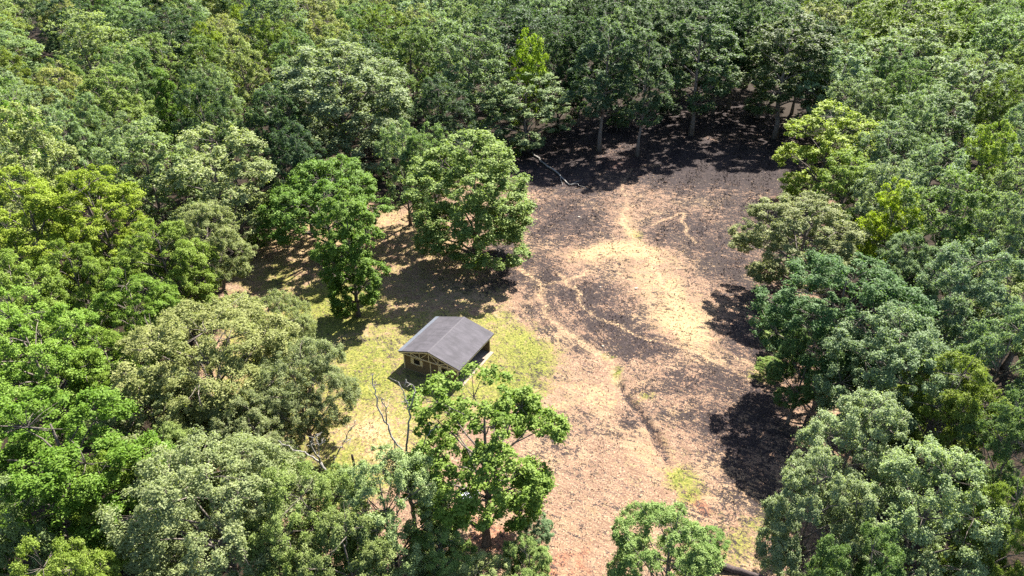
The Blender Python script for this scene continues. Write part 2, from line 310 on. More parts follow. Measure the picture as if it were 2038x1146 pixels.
    ('far', 199.03, 283.66, 24.0, 16.1, 'm', 'mid green crown behind the upper right corner crown, second one out', 4),
    ('far', 184.58, 281.64, 19.9, 15.1, 'p', 'sage green crown behind the upper right corner crown, second one out', 4),
    ('far', 109.83, 150.44, 17.9, 10.2, 'ol', 'olive green crown in the forest behind the high olive yellow crown', 4),
    ('mid', 80.35, 101.04, 17.8, 10.3, 'p', 'sage green crown in the forest right of the right-edge yellow-green crown', 3),
    ('far', 42.53, 229.33, 20.5, 12.2, 'd', 'dark green crown in the forest behind the far back sage crown', 4),
    ('far', -9.98, 203.36, 25.3, 16.0, 'p', 'sage green crown behind the tall pale crown, second one out', 4),
    ('far', 117.71, 224.73, 22.9, 16.6, 'p', 'sage green crown in the forest right of the yellowish top crown', 4),
    ('far', 1.44, 231.21, 22.5, 13.3, 'ps', 'sage crown behind the dark crown by the yellow treetop, third one out', 4),
    ('mid', -82.3, 116.35, 18.2, 12.7, 'p', 'sage green crown in the forest right of the saturated left-edge tree', 2),
    ('far', -123.34, 202.85, 21.1, 15.7, 'd', 'dark green crown behind the greyish olive crown, nearest one out', 4),
    ('far', -25.14, 192.43, 20.0, 11.4, 'o', 'olive crown in the forest right of the mid green top crown', 4),
    ('far', -66.77, 151.76, 19.8, 12.4, 'm', 'mid green crown left of the yellow-olive crown, nearest one out', 4),
    ('far', -150.35, 281.85, 24.6, 20.1, 'pl', 'pale green crown in the forest left of the yellow-olive crown', 4),
    ('mid', 63.65, 76.89, 16.0, 8.0, 'm', 'mid green crown in the forest right of the right-edge mid sage crown', 3),
    ('mid', 86.05, 109.76, 20.8, 10.3, 'p', 'sage green crown in the forest right of the high olive yellow crown', 3),
    ('mid', 74.58, 127.57, 19.7, 9.7, 'm', 'mid green crown in the forest behind the rounded sage crown', 3),
    ('far', 3.98, 281.5, 20.9, 12.9, 'ps', 'sage crown behind the dark crown by the yellow treetop, fourth one out', 4),
    ('mid', -43.03, 133.84, 18.0, 9.9, 'p', 'sage green crown in the forest in front of the mid green crown', 4),
    ('far', 87.29, 204.62, 21.5, 12.8, 'yd', 'olive yellow crown in the forest behind the olive top crown', 4),
    ('far', 117.08, 257.38, 19.7, 11.3, 'p', 'sage green crown in the forest left of the yellowish top crown', 4),
    ('far', -28.77, 232.89, 19.6, 14.4, 'p', 'sage green crown right of the mid green top crown, nearest one out', 4),
    ('far', -106.78, 268.1, 22.1, 12.3, 'ol', 'olive green crown in the forest behind the little yellow-green treetop', 4),
    ('far', -42.66, 210.23, 19.1, 13.2, 'p', 'sage green crown left of the mid green top crown, nearest one out', 4),
    ('far', -9.4, 223.75, 19.1, 11.8, 'p', 'sage green crown behind the tall pale crown, third one out', 4),
    ('near', 46.03, 69.66, 13.0, 8.1, 'p', 'sage green crown in the forest left of the sage crown by the rounded tree', 3),
    ('far', -133.64, 267.85, 22.1, 12.2, 'p', 'sage green crown left of the yellow-olive crown, third one out', 4),
    ('far', -74.98, 264.64, 21.6, 11.7, 'o', 'olive crown behind the brownish crown, second one out', 4),
    ('far', 44.81, 200.15, 18.7, 11.2, 'd', 'dark green crown in the forest behind the second-row dark crown', 4),
    ('far', 123.66, 168.85, 21.7, 12.1, 'yd', 'olive yellow crown in the forest right of the upper right corner crown', 4),
    ('far', 151.66, 233.8, 20.9, 12.1, 'p', 'sage green crown behind the upper right corner crown, nearest one out', 4),
    ('mid', 63.57, 124.43, 18.0, 11.5, 'p', 'sage green crown in the forest right of the sage crown behind the corner tree', 3),
    ('far', 111.64, 267.85, 22.2, 11.8, 'ps', 'sage crown behind the olive top crown, nearest one out', 4),
    ('far', 100.08, 156.28, 16.7, 10.2, 'pl', 'pale green crown in the forest behind the high right sage crown', 4),
    ('far', 137.9, 283.56, 20.8, 11.4, 'p', 'sage green crown behind the yellowish top crown, second one out', 4),
    ('far', -71.07, 173.94, 20.7, 11.9, 'o', 'olive crown behind the yellow-olive crown, nearest one out', 4),
    ('near', 56.03, 62.25, 13.5, 12.5, 'ol', 'olive green crown in the forest right of the sage crown by the rounded tree', 3),
    ('mid', -95.48, 123.44, 20.1, 11.5, 'm', 'mid green crown in the forest left of the saturated left-edge tree', 2),
    ('mid', -99.42, 134.26, 17.5, 10.4, 'p', 'sage green crown in the forest in front of the olive left-edge crown', 4),
    ('far', -71.9, 248.32, 20.6, 11.4, 'ol', 'olive green crown in the forest behind the brownish crown', 4),
    ('far', 63.7, 201.42, 22.6, 12.2, 'ps', 'sage crown in the forest behind the deepest dark crown', 4),
    ('far', 22.27, 284.5, 21.9, 11.7, 'd', 'dark green crown behind the dark crown behind the sage one, third one out', 4),
    ('far', -106.52, 284.94, 21.4, 15.7, 'p', 'sage green crown behind the little yellow-green treetop, second one out', 4),
    ('mid', 76.93, 139.42, 20.1, 11.6, 'm', 'mid green crown in the forest in front of the broad pale sage crown', 4),
    ('far', -183.52, 282.67, 22.1, 13.0, 'pl', 'pale green crown behind the olive left-edge crown, third one out', 4),
    ('far', -99.89, 191.18, 20.3, 12.4, 'p', 'sage green crown left of the yellow-olive crown, nearest one out', 4),
    ('mid', -69.62, 109.91, 18.9, 8.3, 'p', 'sage green crown in the forest right of the greyish olive crown', 2),
    ('mid', -49.66, 115.47, 19.4, 10.1, 'p', 'sage green crown in the forest right of the little leaning yellow-green tree', 2),
    ('far', -35.28, 159.69, 19.3, 14.5, 'd', 'dark green crown in the forest right of the brownish crown', 4),
    ('mid', 98.21, 145.22, 17.8, 11.7, 'yd', 'olive yellow crown in the forest right of the high right sage crown', 4),
    ('far', -1.51, 181.92, 24.8, 14.5, 'd', 'dark green crown in the forest behind the bright yellow treetop', 4),
    ('far', 25.02, 250.21, 21.3, 13.2, 'd', 'dark green crown behind the dark crown behind the sage one, second one out', 4),
    ('far', 133.85, 208.02, 17.1, 11.3, 'p', 'sage green crown in the forest left of the upper right corner crown', 4),
    ('mid', -82.66, 147.47, 17.1, 9.9, 'pl', 'pale green crown in the forest behind the dull olive crown', 4),
    ('mid', -77.5, 95.59, 15.7, 10.5, 'p', 'sage green crown in the forest in front of the saturated left-edge tree', 2),
    ('mid', 50.46, 85.56, 16.7, 8.3, 'pl', 'pale green crown in the forest in front of the sage crown by the corner tree', 3),
    ('far', -129.76, 224.6, 19.3, 12.6, 'm', 'mid green crown behind the greyish olive crown, second one out', 4),
    ('far', -14.06, 268.46, 19.7, 12.3, 'm', 'mid green crown in the forest behind the tall pale crown', 4),
    ('far', -43.34, 267.45, 23.2, 13.3, 'p', 'sage green crown behind the mid green top crown, third one out', 4),
    ('far', 20.84, 209.23, 20.2, 11.3, 'd', 'dark green crown behind the dark crown by the pale-trunked tree, nearest one out', 4),
    ('far', -77.51, 192.92, 17.6, 12.4, 'o', 'olive crown behind the yellow-olive crown, second one out', 4),
    ('far', -95.43, 242.19, 21.6, 11.5, 'p', 'sage green crown behind the little yellow-green treetop, nearest one out', 4),
    ('far', 125.39, 251.06, 19.7, 11.5, 'm', 'mid green crown in the forest behind the yellowish top crown', 4),
]
CLEARING = [(-38.36, 75.04), (-39.08, 92.22), (-34.24, 101.2), (-27.51, 108.34), (-15.92, 105.19), (-1.86, 126.63), (2.21, 138.56), (12.55, 150.62), (35.44, 171.23), (58.14, 171.23), (62.51, 148.07), (54.85, 109.42), (40.28, 76.28), (34.03, 56.05), (29.69, 45.38), (22.18, 28.64), (-7.82, 28.64), (-16.06, 39.14), (-26.6, 44.76), (-32.86, 56.05), (-34.05, 65.07)]
CHAR_SHADE = [(65.92, 154.4, 8.08, 17.13, 1.0), (48.05, 171.23, 20.18, 14.81, 1.0), (4.23, 81.56, 4.16, 4.17, 0.9), (8.74, 77.56, 4.67, 4.53, 0.95), (12.64, 71.49, 5.03, 4.05, 0.95), (15.94, 65.07, 3.53, 2.56, 0.9), (-0.67, 88.97, 3.7, 4.75, 0.9), (24.32, 95.66, 6.26, 7.28, 0.7), (30.72, 87.41, 5.84, 8.07, 0.85), (18.65, 58.56, 4.92, 3.15, 0.75), (4.57, 73.83, 2.57, 3.6, 0.7), (8.48, 67.12, 2.4, 2.63, 0.6), (2.31, 61.24, 1.69, 2.78, 0.35), (6.18, 52.91, 3.07, 1.08, 0.45), (10.49, 50.71, 1.99, 1.04, 0.4), (4.4, 48.62, 2.42, 1.4, 0.4), (45.43, 121.29, 9.45, 16.61, 1.0), (39.4, 93.92, 3.08, 11.04, 0.9), (11.96, 116.3, 9.13, 9.79, 0.8), (33.53, 73.83, 2.57, 7.7, 0.8), (26.6, 56.05, 3.19, 5.27, 0.9), (31.77, 150.62, 18.09, 11.61, 1.0), (53.22, 154.4, 13.85, 12.52, 1.0), (16.39, 143.53, 9.77, 8.77, 0.9), (55.94, 135.41, 6.2, 10.16, 0.8), (9.07, 101.2, 8.99, 10.71, 0.9), (2.99, 87.41, 5.84, 6.17, 0.7), (29.8, 95.66, 10.17, 12.89, 0.8), (38.84, 105.19, 7.58, 13.07, 0.8), (11.93, 76.28, 6.59, 6.34, 0.8), (13.88, 67.12, 5.41, 4.25, 0.95), (7.61, 71.49, 3.77, 3.45, 0.5), (7.93, 126.63, 11.74, 14.08, 0.9), (37.28, 126.63, 16.63, 20.42, 1.0), (21.45, 118.75, 9.28, 10.23, 0.45), (22.7, 59.44, 5.52, 4.18, 0.8), (17.18, 59.44, 3.31, 3.2, 0.55), (27.71, 67.12, 4.81, 5.53, 0.9), (23.12, 51.43, 5.52, 5.48, 0.85), (21.18, 44.76, 4.59, 4.0, 0.5), (12.43, 53.67, 1.55, 1.99, 0.7), (13.16, 101.2, 4.9, 5.86, 0.6), (-0.64, 83.69, 4.24, 3.61, 0.8), (31.93, 81.56, 4.16, 11.72, 0.75), (5.36, 56.05, 2.12, 1.16, 0.3), (8.42, 50.0, 3.45, 2.9, 0.22), (7.85, 44.76, 3.67, 1.92, 0.25), (4.57, 61.24, 2.26, 1.86, 0.25), (18.55, 40.19, 3.87, 2.96, 0.35)]  # burnt patches; at the far end and right edge they paint shade too
STRAW = [(18.77, 81.56, 4.16, 5.66, 0.6), (22.69, 87.41, 2.92, 4.74, 0.5), (15.31, 81.56, 4.16, 2.81, 0.35), (24.52, 73.83, 2.57, 4.98, 0.5), (-26.07, 101.2, 4.9, 3.98, 0.6), (-19.53, 101.2, 4.09, 3.94, 0.5), (-10.42, 90.57, 4.5, 3.27, 0.4), (15.78, 90.25, 6.36, 2.95, 1.0), (13.3, 88.19, 5.14, 1.89, 0.6), (21.68, 78.86, 2.36, 4.75, 0.8), (21.76, 71.49, 2.83, 6.5, 1.0), (19.0, 99.3, 1.45, 6.68, 0.7), (21.23, 65.07, 3.53, 1.25, 0.6), (20.51, 87.41, 1.82, 2.36, 0.7), (8.63, 56.87, 3.75, 2.54, 0.55), (5.31, 55.24, 3.15, 1.63, 0.4), (-13.99, 51.43, 3.01, 1.9, 0.75), (-11.18, 49.3, 2.44, 2.15, 0.6), (-31.42, 90.57, 6.0, 3.41, 0.6), (-14.0, 95.66, 4.69, 4.47, 0.5), (-11.01, 75.04, 3.91, 2.47, 0.35), (13.11, 48.62, 2.9, 3.55, 0.35), (12.21, 59.44, 3.31, 2.26, 0.3), (-12.33, 53.67, 1.55, 1.11, 0.5)]
GREEN = [(1.24, 65.07, 3.53, 5.02, 0.95), (-0.5, 59.44, 4.42, 3.56, 0.75), (-6.51, 58.56, 7.66, 3.51, 0.7), (-16.52, 59.44, 3.31, 5.47, 0.9), (-11.4, 54.45, 3.12, 2.42, 0.5), (-16.41, 65.07, 5.29, 5.13, 0.7), (-23.75, 73.83, 7.08, 7.45, 0.9), (-31.79, 81.56, 4.16, 7.32, 0.5), (-15.98, 46.64, 2.83, 2.73, 0.8), (-20.27, 48.62, 2.9, 2.91, 0.6), (-2.45, 71.49, 3.14, 2.29, 0.7), (-3.97, 63.12, 3.45, 3.86, 0.6), (19.69, 96.02, 1.25, 3.63, 0.6), (22.46, 73.23, 1.92, 1.84, 0.3), (15.23, 46.01, 1.17, 1.48, 0.9), (15.92, 43.86, 1.0, 1.28, 0.8), (11.83, 60.78, 0.56, 1.48, 0.9), (10.26, 64.28, 0.93, 0.6, 0.8), (29.79, 66.09, 1.43, 2.19, 0.8), (27.26, 60.78, 1.23, 1.17, 0.8), (21.47, 41.28, 1.75, 1.85, 0.5), (15.89, 38.12, 2.5, 2.22, 0.4), (15.06, 56.87, 1.07, 0.69, 0.6), (19.23, 38.12, 2.5, 3.38, 0.5)]
SOIL = [(20.83, 128.03, 5.92, 6.38, 0.9), (46.59, 109.42, 1.56, 4.26, 0.9), (43.55, 104.17, 1.17, 2.61, 0.8), (-2.45, 37.86, 2.49, 2.14, 0.7), (3.33, 37.12, 4.93, 2.62, 0.45), (16.62, 42.98, 1.12, 1.88, 0.6), (19.08, 138.56, 7.38, 6.62, 0.4), (49.07, 140.18, 4.26, 3.53, 0.5), (-16.84, 42.4, 2.67, 3.72, 0.4)]
TRAILS = [[(18.62, 105.19), (18.72, 97.45), (19.46, 92.22), (20.23, 85.89), (20.63, 82.26), (21.75, 77.56), (20.5, 71.49), (19.62, 68.71)], [(5.61, 84.27), (7.12, 81.29), (10.21, 73.59), (13.25, 70.92), (16.62, 67.64), (19.49, 65.17), (22.0, 63.4), (26.06, 60.15)], [(7.17, 82.12), (10.01, 84.27)], [(0.14, 85.89), (2.97, 81.29), (5.04, 73.0), (8.86, 65.48), (10.71, 63.12), (11.9, 59.61)], [(23.35, 100.63), (28.54, 103.56), (27.65, 96.19), (27.87, 93.06)], [(28.47, 126.63), (22.4, 125.26), (18.62, 105.19)], [(2.79, 79.52), (7.12, 81.29)], [(22.2, 72.06), (23.16, 68.17), (24.76, 65.07), (27.26, 61.7)]]
BURN = [[(-1.34, 83.69), (0.85, 93.92), (-1.35, 123.92), (3.3, 140.18), (15.45, 158.33), (39.55, 194.33), (84.6, 194.33), (55.72, 109.42), (40.93, 76.28), (31.01, 48.62), (24.85, 44.76), (20.26, 44.76), (18.27, 50.0), (14.6, 51.43), (12.79, 56.05), (10.42, 63.12), (6.28, 70.36), (2.7, 76.28)]]
GULLY = [[(10.73, 63.31), (11.64, 60.15), (11.99, 57.88), (12.84, 55.64), (13.49, 53.83), (14.16, 51.79), (14.46, 49.1), (14.89, 46.64), (15.83, 44.46), (16.79, 41.84)]]
YARD = [[(-38.36, 75.04), (-39.08, 92.22), (-34.24, 101.2), (-27.51, 108.34), (-15.92, 105.19), (-4.39, 89.77), (-1.32, 81.56), (1.03, 73.83), (3.67, 67.12), (4.56, 62.17), (3.75, 58.13), (1.11, 56.05), (-6.14, 53.67), (-7.56, 47.29), (-11.7, 43.56), (-14.94, 41.84), (-20.73, 43.56), (-26.6, 44.76), (-32.86, 56.05), (-34.05, 65.07)]]
SNAGS = {'A': [[(-7.78, 37.5, 4.87), (-7.79, 37.5, 8.07), (-7.89, 37.5, 10.19)], [(-7.89, 37.5, 10.19), (-8.7, 37.8, 11.62), (-9.25, 38.2, 12.82), (-9.78, 38.5, 14.29), (-9.92, 38.7, 15.71), (-10.01, 38.8, 16.46), (-9.9, 38.9, 16.97)], [(-9.21, 38.2, 12.82), (-9.1, 37.8, 14.46), (-9.2, 37.5, 15.87)], [(-7.89, 37.5, 10.19), (-7.54, 37.2, 13.05), (-7.17, 36.9, 15.24), (-6.68, 36.6, 17.02), (-6.66, 36.5, 17.71), (-7.11, 36.3, 18.53)], [(-7.24, 36.9, 14.83), (-7.44, 37.2, 15.92), (-7.88, 37.5, 17.35)], [(-7.52, 37.5, 9.99), (-6.13, 36.7, 12.98), (-5.35, 36.2, 14.45)], [(-8.7, 37.8, 11.62), (-8.78, 37.2, 10.13), (-9.02, 36.9, 9.82)], [(-7.76, 37.5, 5.15), (-5.63, 37.0, 7.35), (-4.29, 36.7, 8.47), (-2.94, 36.5, 9.3), (-2.1, 36.4, 10.02), (-1.61, 36.3, 10.72)], [(-2.9, 36.5, 9.3), (-1.75, 36.8, 9.92)]], 'B': [[(-13.52, 39.0, 3.19), (-14.34, 39.0, 6.28), (-14.96, 39.0, 8.24)], [(-14.96, 39.0, 8.24), (-15.04, 39.4, 9.28), (-15.08, 39.7, 10.31)], [(-15.04, 39.4, 9.28), (-14.3, 39.2, 10.36)], [(-14.96, 39.0, 8.24), (-15.27, 38.6, 10.31), (-14.97, 38.4, 11.31), (-14.49, 38.4, 11.68)], [(-14.96, 39.0, 8.24), (-16.09, 39.5, 8.71), (-16.96, 39.8, 8.69), (-17.85, 40.2, 8.89), (-18.54, 40.5, 9.09)], [(-14.37, 39.0, 6.61), (-13.65, 38.5, 9.11), (-13.04, 38.3, 10.23), (-12.53, 38.1, 11.23), (-11.82, 38.0, 12.56), (-11.36, 37.9, 13.52)], [(-12.53, 38.1, 11.23), (-12.09, 38.4, 11.31)]]}
SPOTS = {'post': (-14.7, 46.39), 'sheet': (-3.78, 43.27), 'log0': (3.99, 133.58), 'log1': (6.48, 127.19), 'log2': (9.07, 121.29), 'log3': (10.41, 116.3), 'log4': (11.94, 116.06), 'logb1': (9.17, 115.58), 'logb2': (13.74, 113.93), 'logb3': (13.0, 117.76), 'bl0': (15.24, 36.26), 'bl1': (19.84, 34.77)}
STONES = [(16.79, 79.52, 'pale stone beside the bright straw patch in mid field'), (24.41, 102.37, 'pale stone on the far grey burn near the thin trail loop'), (11.99, 79.79, 'pale stone on the black patch nearest the big round tree'), (10.76, 66.09, 'pale stone at the near tip of the black patch by the gully'), (10.97, 102.37, 'pale stone on the far left of the burn below the fallen tree'), (30.75, 98.93, 'pale stone on the grey burn near the right edge trees')]


# ------------------------------------------------------------------ helpers
def tag(o, label=None, cat=None, group=None, kind=None):
    if label: o['label'] = label
    if cat: o['category'] = cat
    if group: o['group'] = group
    if kind: o['kind'] = kind
    return o

def link(name, mesh, mat=None, parent=None):
    o = bpy.data.objects.new(name, mesh)
    COL.objects.link(o)
    if mat and not mesh.materials: mesh.materials.append(mat)
    if parent: o.parent = parent
    return o

def empty(name, loc, rz=0.0, scale=(1, 1, 1)):
    o = bpy.data.objects.new(name, None)
    COL.objects.link(o)
    o.location = loc; o.rotation_euler = (0, 0, rz); o.scale = scale
    o.empty_display_size = 0.3
    return o

def fast_mesh(name, verts, faces_n, face_idx, face_attr=None):
    """verts (N,3); all faces have faces_n corners; face_idx (M,faces_n)"""
    me = bpy.data.meshes.new(name)
    verts = np.ascontiguousarray(verts, dtype=np.float32); face_idx = np.ascontiguousarray(face_idx, dtype=np.int32)
    m = len(face_idx)
    me.vertices.add(len(verts)); me.vertices.foreach_set('co', verts.ravel())
    me.loops.add(m * faces_n); me.loops.foreach_set('vertex_index', face_idx.ravel())
    me.polygons.add(m)
    me.polygons.foreach_set('loop_start', np.arange(0, m * faces_n, faces_n, dtype=np.int32))
    me.polygons.foreach_set('loop_total', np.full(m, faces_n, dtype=np.int32))
    if face_attr is not None:
        a = me.attributes.new('tone', 'FLOAT', 'FACE')
        a.data.foreach_set('value', np.ascontiguousarray(face_attr, dtype=np.float32))
    me.update(calc_edges=True)
    return me

def box_data(x0, x1, y0, y1, z0, z1):
    v = [(x0, y0, z0), (x1, y0, z0), (x1, y1, z0), (x0, y1, z0), (x0, y0, z1), (x1, y0, z1), (x1, y1, z1), (x0, y1, z1)]
    f = [(0, 3, 2, 1), (4, 5, 6, 7), (0, 1, 5, 4), (1, 2, 6, 5), (2, 3, 7, 6), (3, 0, 4, 7)]
    return v, f

def box(name, x0, x1, y0, y1, z0, z1, mat, parent=None, bevel=0.0):
    v, f = box_data(x0, x1, y0, y1, z0, z1)
    me = bpy.data.meshes.new(name); me.from_pydata(v, [], f); me.update()
    o = link(name, me, mat, parent)
    if bevel:
        b = o.modifiers.new('bevel', 'BEVEL'); b.width = bevel; b.segments = 1
    return o

def beam(name, p, q, w, d, mat, parent=None):
    """a board from p to q in the local x-z plane, w wide, d deep along y"""
    p = Vector(p); q = Vector(q); t = (q - p).normalized(); n = Vector((-t.z, 0, t.x)) * (w / 2); y = Vector((0, d / 2, 0))
    v = [p - n - y, p + n - y, q + n - y, q - n - y, p - n + y, p + n + y, q + n + y, q - n + y]
    f = [(0, 1, 2, 3), (7, 6, 5, 4), (0, 4, 5, 1), (1, 5, 6, 2), (2, 6, 7, 3), (3, 7, 4, 0)]
    me = bpy.data.meshes.new(name); me.from_pydata([tuple(a) for a in v], [], f); me.update()
    return link(name, me, mat, parent)

class Tubes:
    def __init__(self): self.v = []; self.f = []; self.n = 0
    def add(self, pts, radii, sides=6, jit=0.0, rng=None):
        pts = np.asarray(pts, float); k = len(pts)
        t = np.gradient(pts, axis=0); t /= np.linalg.norm(t, axis=1)[:, None] + 1e-9
        ref = np.where(np.abs(t[:, 2:3]) > .9, np.array([[1., 0, 0]]), np.array([[0, 0, 1.]]))
        a = np.cross(t, ref); a /= np.linalg.norm(a, axis=1)[:, None] + 1e-9
        b = np.cross(t, a)
        ang = np.arange(sides) * 2 * np.pi / sides
        r = np.asarray(radii, float)[:, None, None] * np.ones((k, sides, 1))
        if jit and rng is not None: r = r * (1 + rng.uniform(-jit, jit, (k, sides, 1)))
        ring = pts[:, None, :] + r * (np.cos(ang)[None, :, None] * a[:, None, :] + np.sin(ang)[None, :, None] * b[:, None, :])
        self.v.append(ring.reshape(-1, 3))
        i, j = np.meshgrid(np.arange(k - 1), np.arange(sides), indexing='ij')
        j2 = (j + 1) % sides
        self.f.append(np.stack([i * sides + j, i * sides + j2, (i + 1) * sides + j2, (i + 1) * sides + j], -1).reshape(-1, 4) + self.n)
        # end caps (fan of quads through degenerate-free pairs)
        for base, rev in ((0, True), ((k - 1) * sides, False)):
            for q in range(0, sides - 2, 2):
                c = [base, base + q + 1, base + q + 2, base + min(q + 3, sides - 1)]
                if c[2] == c[3]: c = [base, base + q + 1, base + q + 2, base + q + 2]
                if len(set(c)) == 4: self.f.append(np.array([c[::-1] if rev else c]) + self.n)
        self.n += k * sides
    def mesh(self, name, smooth=True):
        me = fast_mesh(name, np.concatenate(self.v), 4, np.concatenate(self.f))
        if smooth: me.polygons.foreach_set('use_smooth', np.ones(len(me.polygons), dtype=bool))
        return me

# ------------------------------------------------------------------ materials
def new_mat(name):
    m = bpy.data.materials.new(name); m.use_nodes = True
    nt = m.node_tree; nt.nodes.clear()
    return m, nt

class NT:
    def __init__(self, nt): self.nt = nt
    def n(self, typ, **kw):
        nd = self.nt.nodes.new('ShaderNode' + typ)
        for k, v in kw.items(): setattr(nd, k, v)
        return nd
    def set(self, sock, v):
        if hasattr(v, 'is_output') or isinstance(v, bpy.types.NodeSocket): self.nt.links.new(v, sock)
        elif isinstance(v, tuple) and len(v) == 3 and sock.type == 'RGBA': sock.default_value = (*v, 1)
        else: sock.default_value = v
    def math(self, op, a, b=None, c=None, clamp=False):
        nd = self.n('Math', operation=op, use_clamp=clamp)
        self.set(nd.inputs[0], a)
        if b is not None: self.set(nd.inputs[1], b)
        if c is not None: self.set(nd.inputs[2], c)
        return nd.outputs[0]
    def mix(self, f, a, b, blend='MIX'):
        nd = self.n('Mix', data_type='RGBA', blend_type=blend)
        self.set(nd.inputs['Factor'], f); self.set(nd.inputs[6], a); self.set(nd.inputs[7], b)
        return nd.outputs[2]
    def ramp(self, v, lo, hi, a=0.0, b=1.0, smooth=True):
        nd = self.n('MapRange', interpolation_type='SMOOTHSTEP' if smooth else 'LINEAR')
        self.set(nd.inputs['Value'], v); nd.inputs['From Min'].default_value = lo; nd.inputs['From Max'].default_value = hi
        nd.inputs['To Min'].default_value = a; nd.inputs['To Max'].default_value = b
        return nd.outputs[0]
    def noise(self, vec, scale, detail=4.0, rough=0.55, dist=0.0):
        nd = self.n('TexNoise'); self.set(nd.inputs['Vector'], vec)
        nd.inputs['Scale'].default_value = scale; nd.inputs['Detail'].default_value = detail
        nd.inputs['Roughness'].default_value = rough; nd.inputs['Distortion'].default_value = dist
        return nd.outputs['Fac']
    def mapping(self, vec, rot=(0, 0, 0), scale=(1, 1, 1)):
        nd = self.n('Mapping'); self.set(nd.inputs['Vector'], vec)
        nd.inputs['Rotation'].default_value = rot; nd.inputs['Scale'].default_value = scale
        return nd.outputs[0]
    def out(self, shader):
        o = self.n('OutputMaterial'); self.nt.links.new(shader, o.inputs['Surface'])
    def principled(self, color, rough=0.8, spec=0.3, bump=None, bump_s=0.3, bump_d=0.02):
        p = self.n('BsdfPrincipled'); self.set(p.inputs['Base Color'], color); self.set(p.inputs['Roughness'], rough)
        p.inputs['Specular IOR Level'].default_value = spec
        if bump is not None:
            b = self.n('Bump'); b.inputs['Strength'].default_value = bump_s; b.inputs['Distance'].default_value = bump_d
            self.set(b.inputs['Height'], bump); self.nt.links.new(b.outputs[0], p.inputs['Normal'])
        return p

def leaf_material():
    m, nt = new_mat('leaves'); g = NT(nt)
    info = g.n('ObjectInfo'); at = g.n('Attribute', attribute_name='tone')
    tone = at.outputs['Fac']
    hsv = g.n('HueSaturation')
    g.set(hsv.inputs['Color'], info.outputs['Color'])
    g.set(hsv.inputs['Hue'], g.ramp(tone, 0, 1, 0.512, 0.488, False))
    g.set(hsv.inputs['Saturation'], g.ramp(tone, 0, 1, 1.06, 0.9, False))
    g.set(hsv.inputs['Value'], g.ramp(tone, 0, 1, 0.68, 1.36, False))
    p = g.principled(hsv.outputs[0], 0.6, 0.16)
    tr = g.n('BsdfTranslucent')
    g.set(tr.inputs['Color'], g.mix(1.0, hsv.outputs[0], (1.15, 1.25, 0.5), 'MULTIPLY'))
    mx = g.n('MixShader'); mx.inputs[0].default_value = 0.42
    nt.links.new(p.outputs[0], mx.inputs[1]); nt.links.new(tr.outputs[0], mx.inputs[2])
    g.out(mx.outputs[0])
    return m

def bark_material(name, a, b):
    m, nt = new_mat(name); g = NT(nt)
    tc = g.n('TexCoord').outputs['Object']
    n = g.noise(g.mapping(tc, scale=(4, 4, 0.9)), 3.0, 5)
    info = g.n('ObjectInfo')
    p = g.principled(g.mix(1.0, g.mix(g.ramp(n, .3, .7), a, b), info.outputs['Color'], 'MULTIPLY'), 0.9, 0.15, n, 0.6, 0.05)
    g.out(p.outputs[0]); return m

def plain(name, a, b=None, scale=3.0, rough=0.8, spec=0.3, metal=0.0, bump=0.2):
    m, nt = new_mat(name); g = NT(nt)
    tc = g.n('TexCoord').outputs['Object']
    n = g.noise(tc, scale, 6, .65)
    p = g.principled(g.mix(g.ramp(n, .3, .7), a, b or a), rough, spec, n, bump, 0.02)
    p.inputs['Metallic'].default_value = metal
    g.out(p.outputs[0]); return m

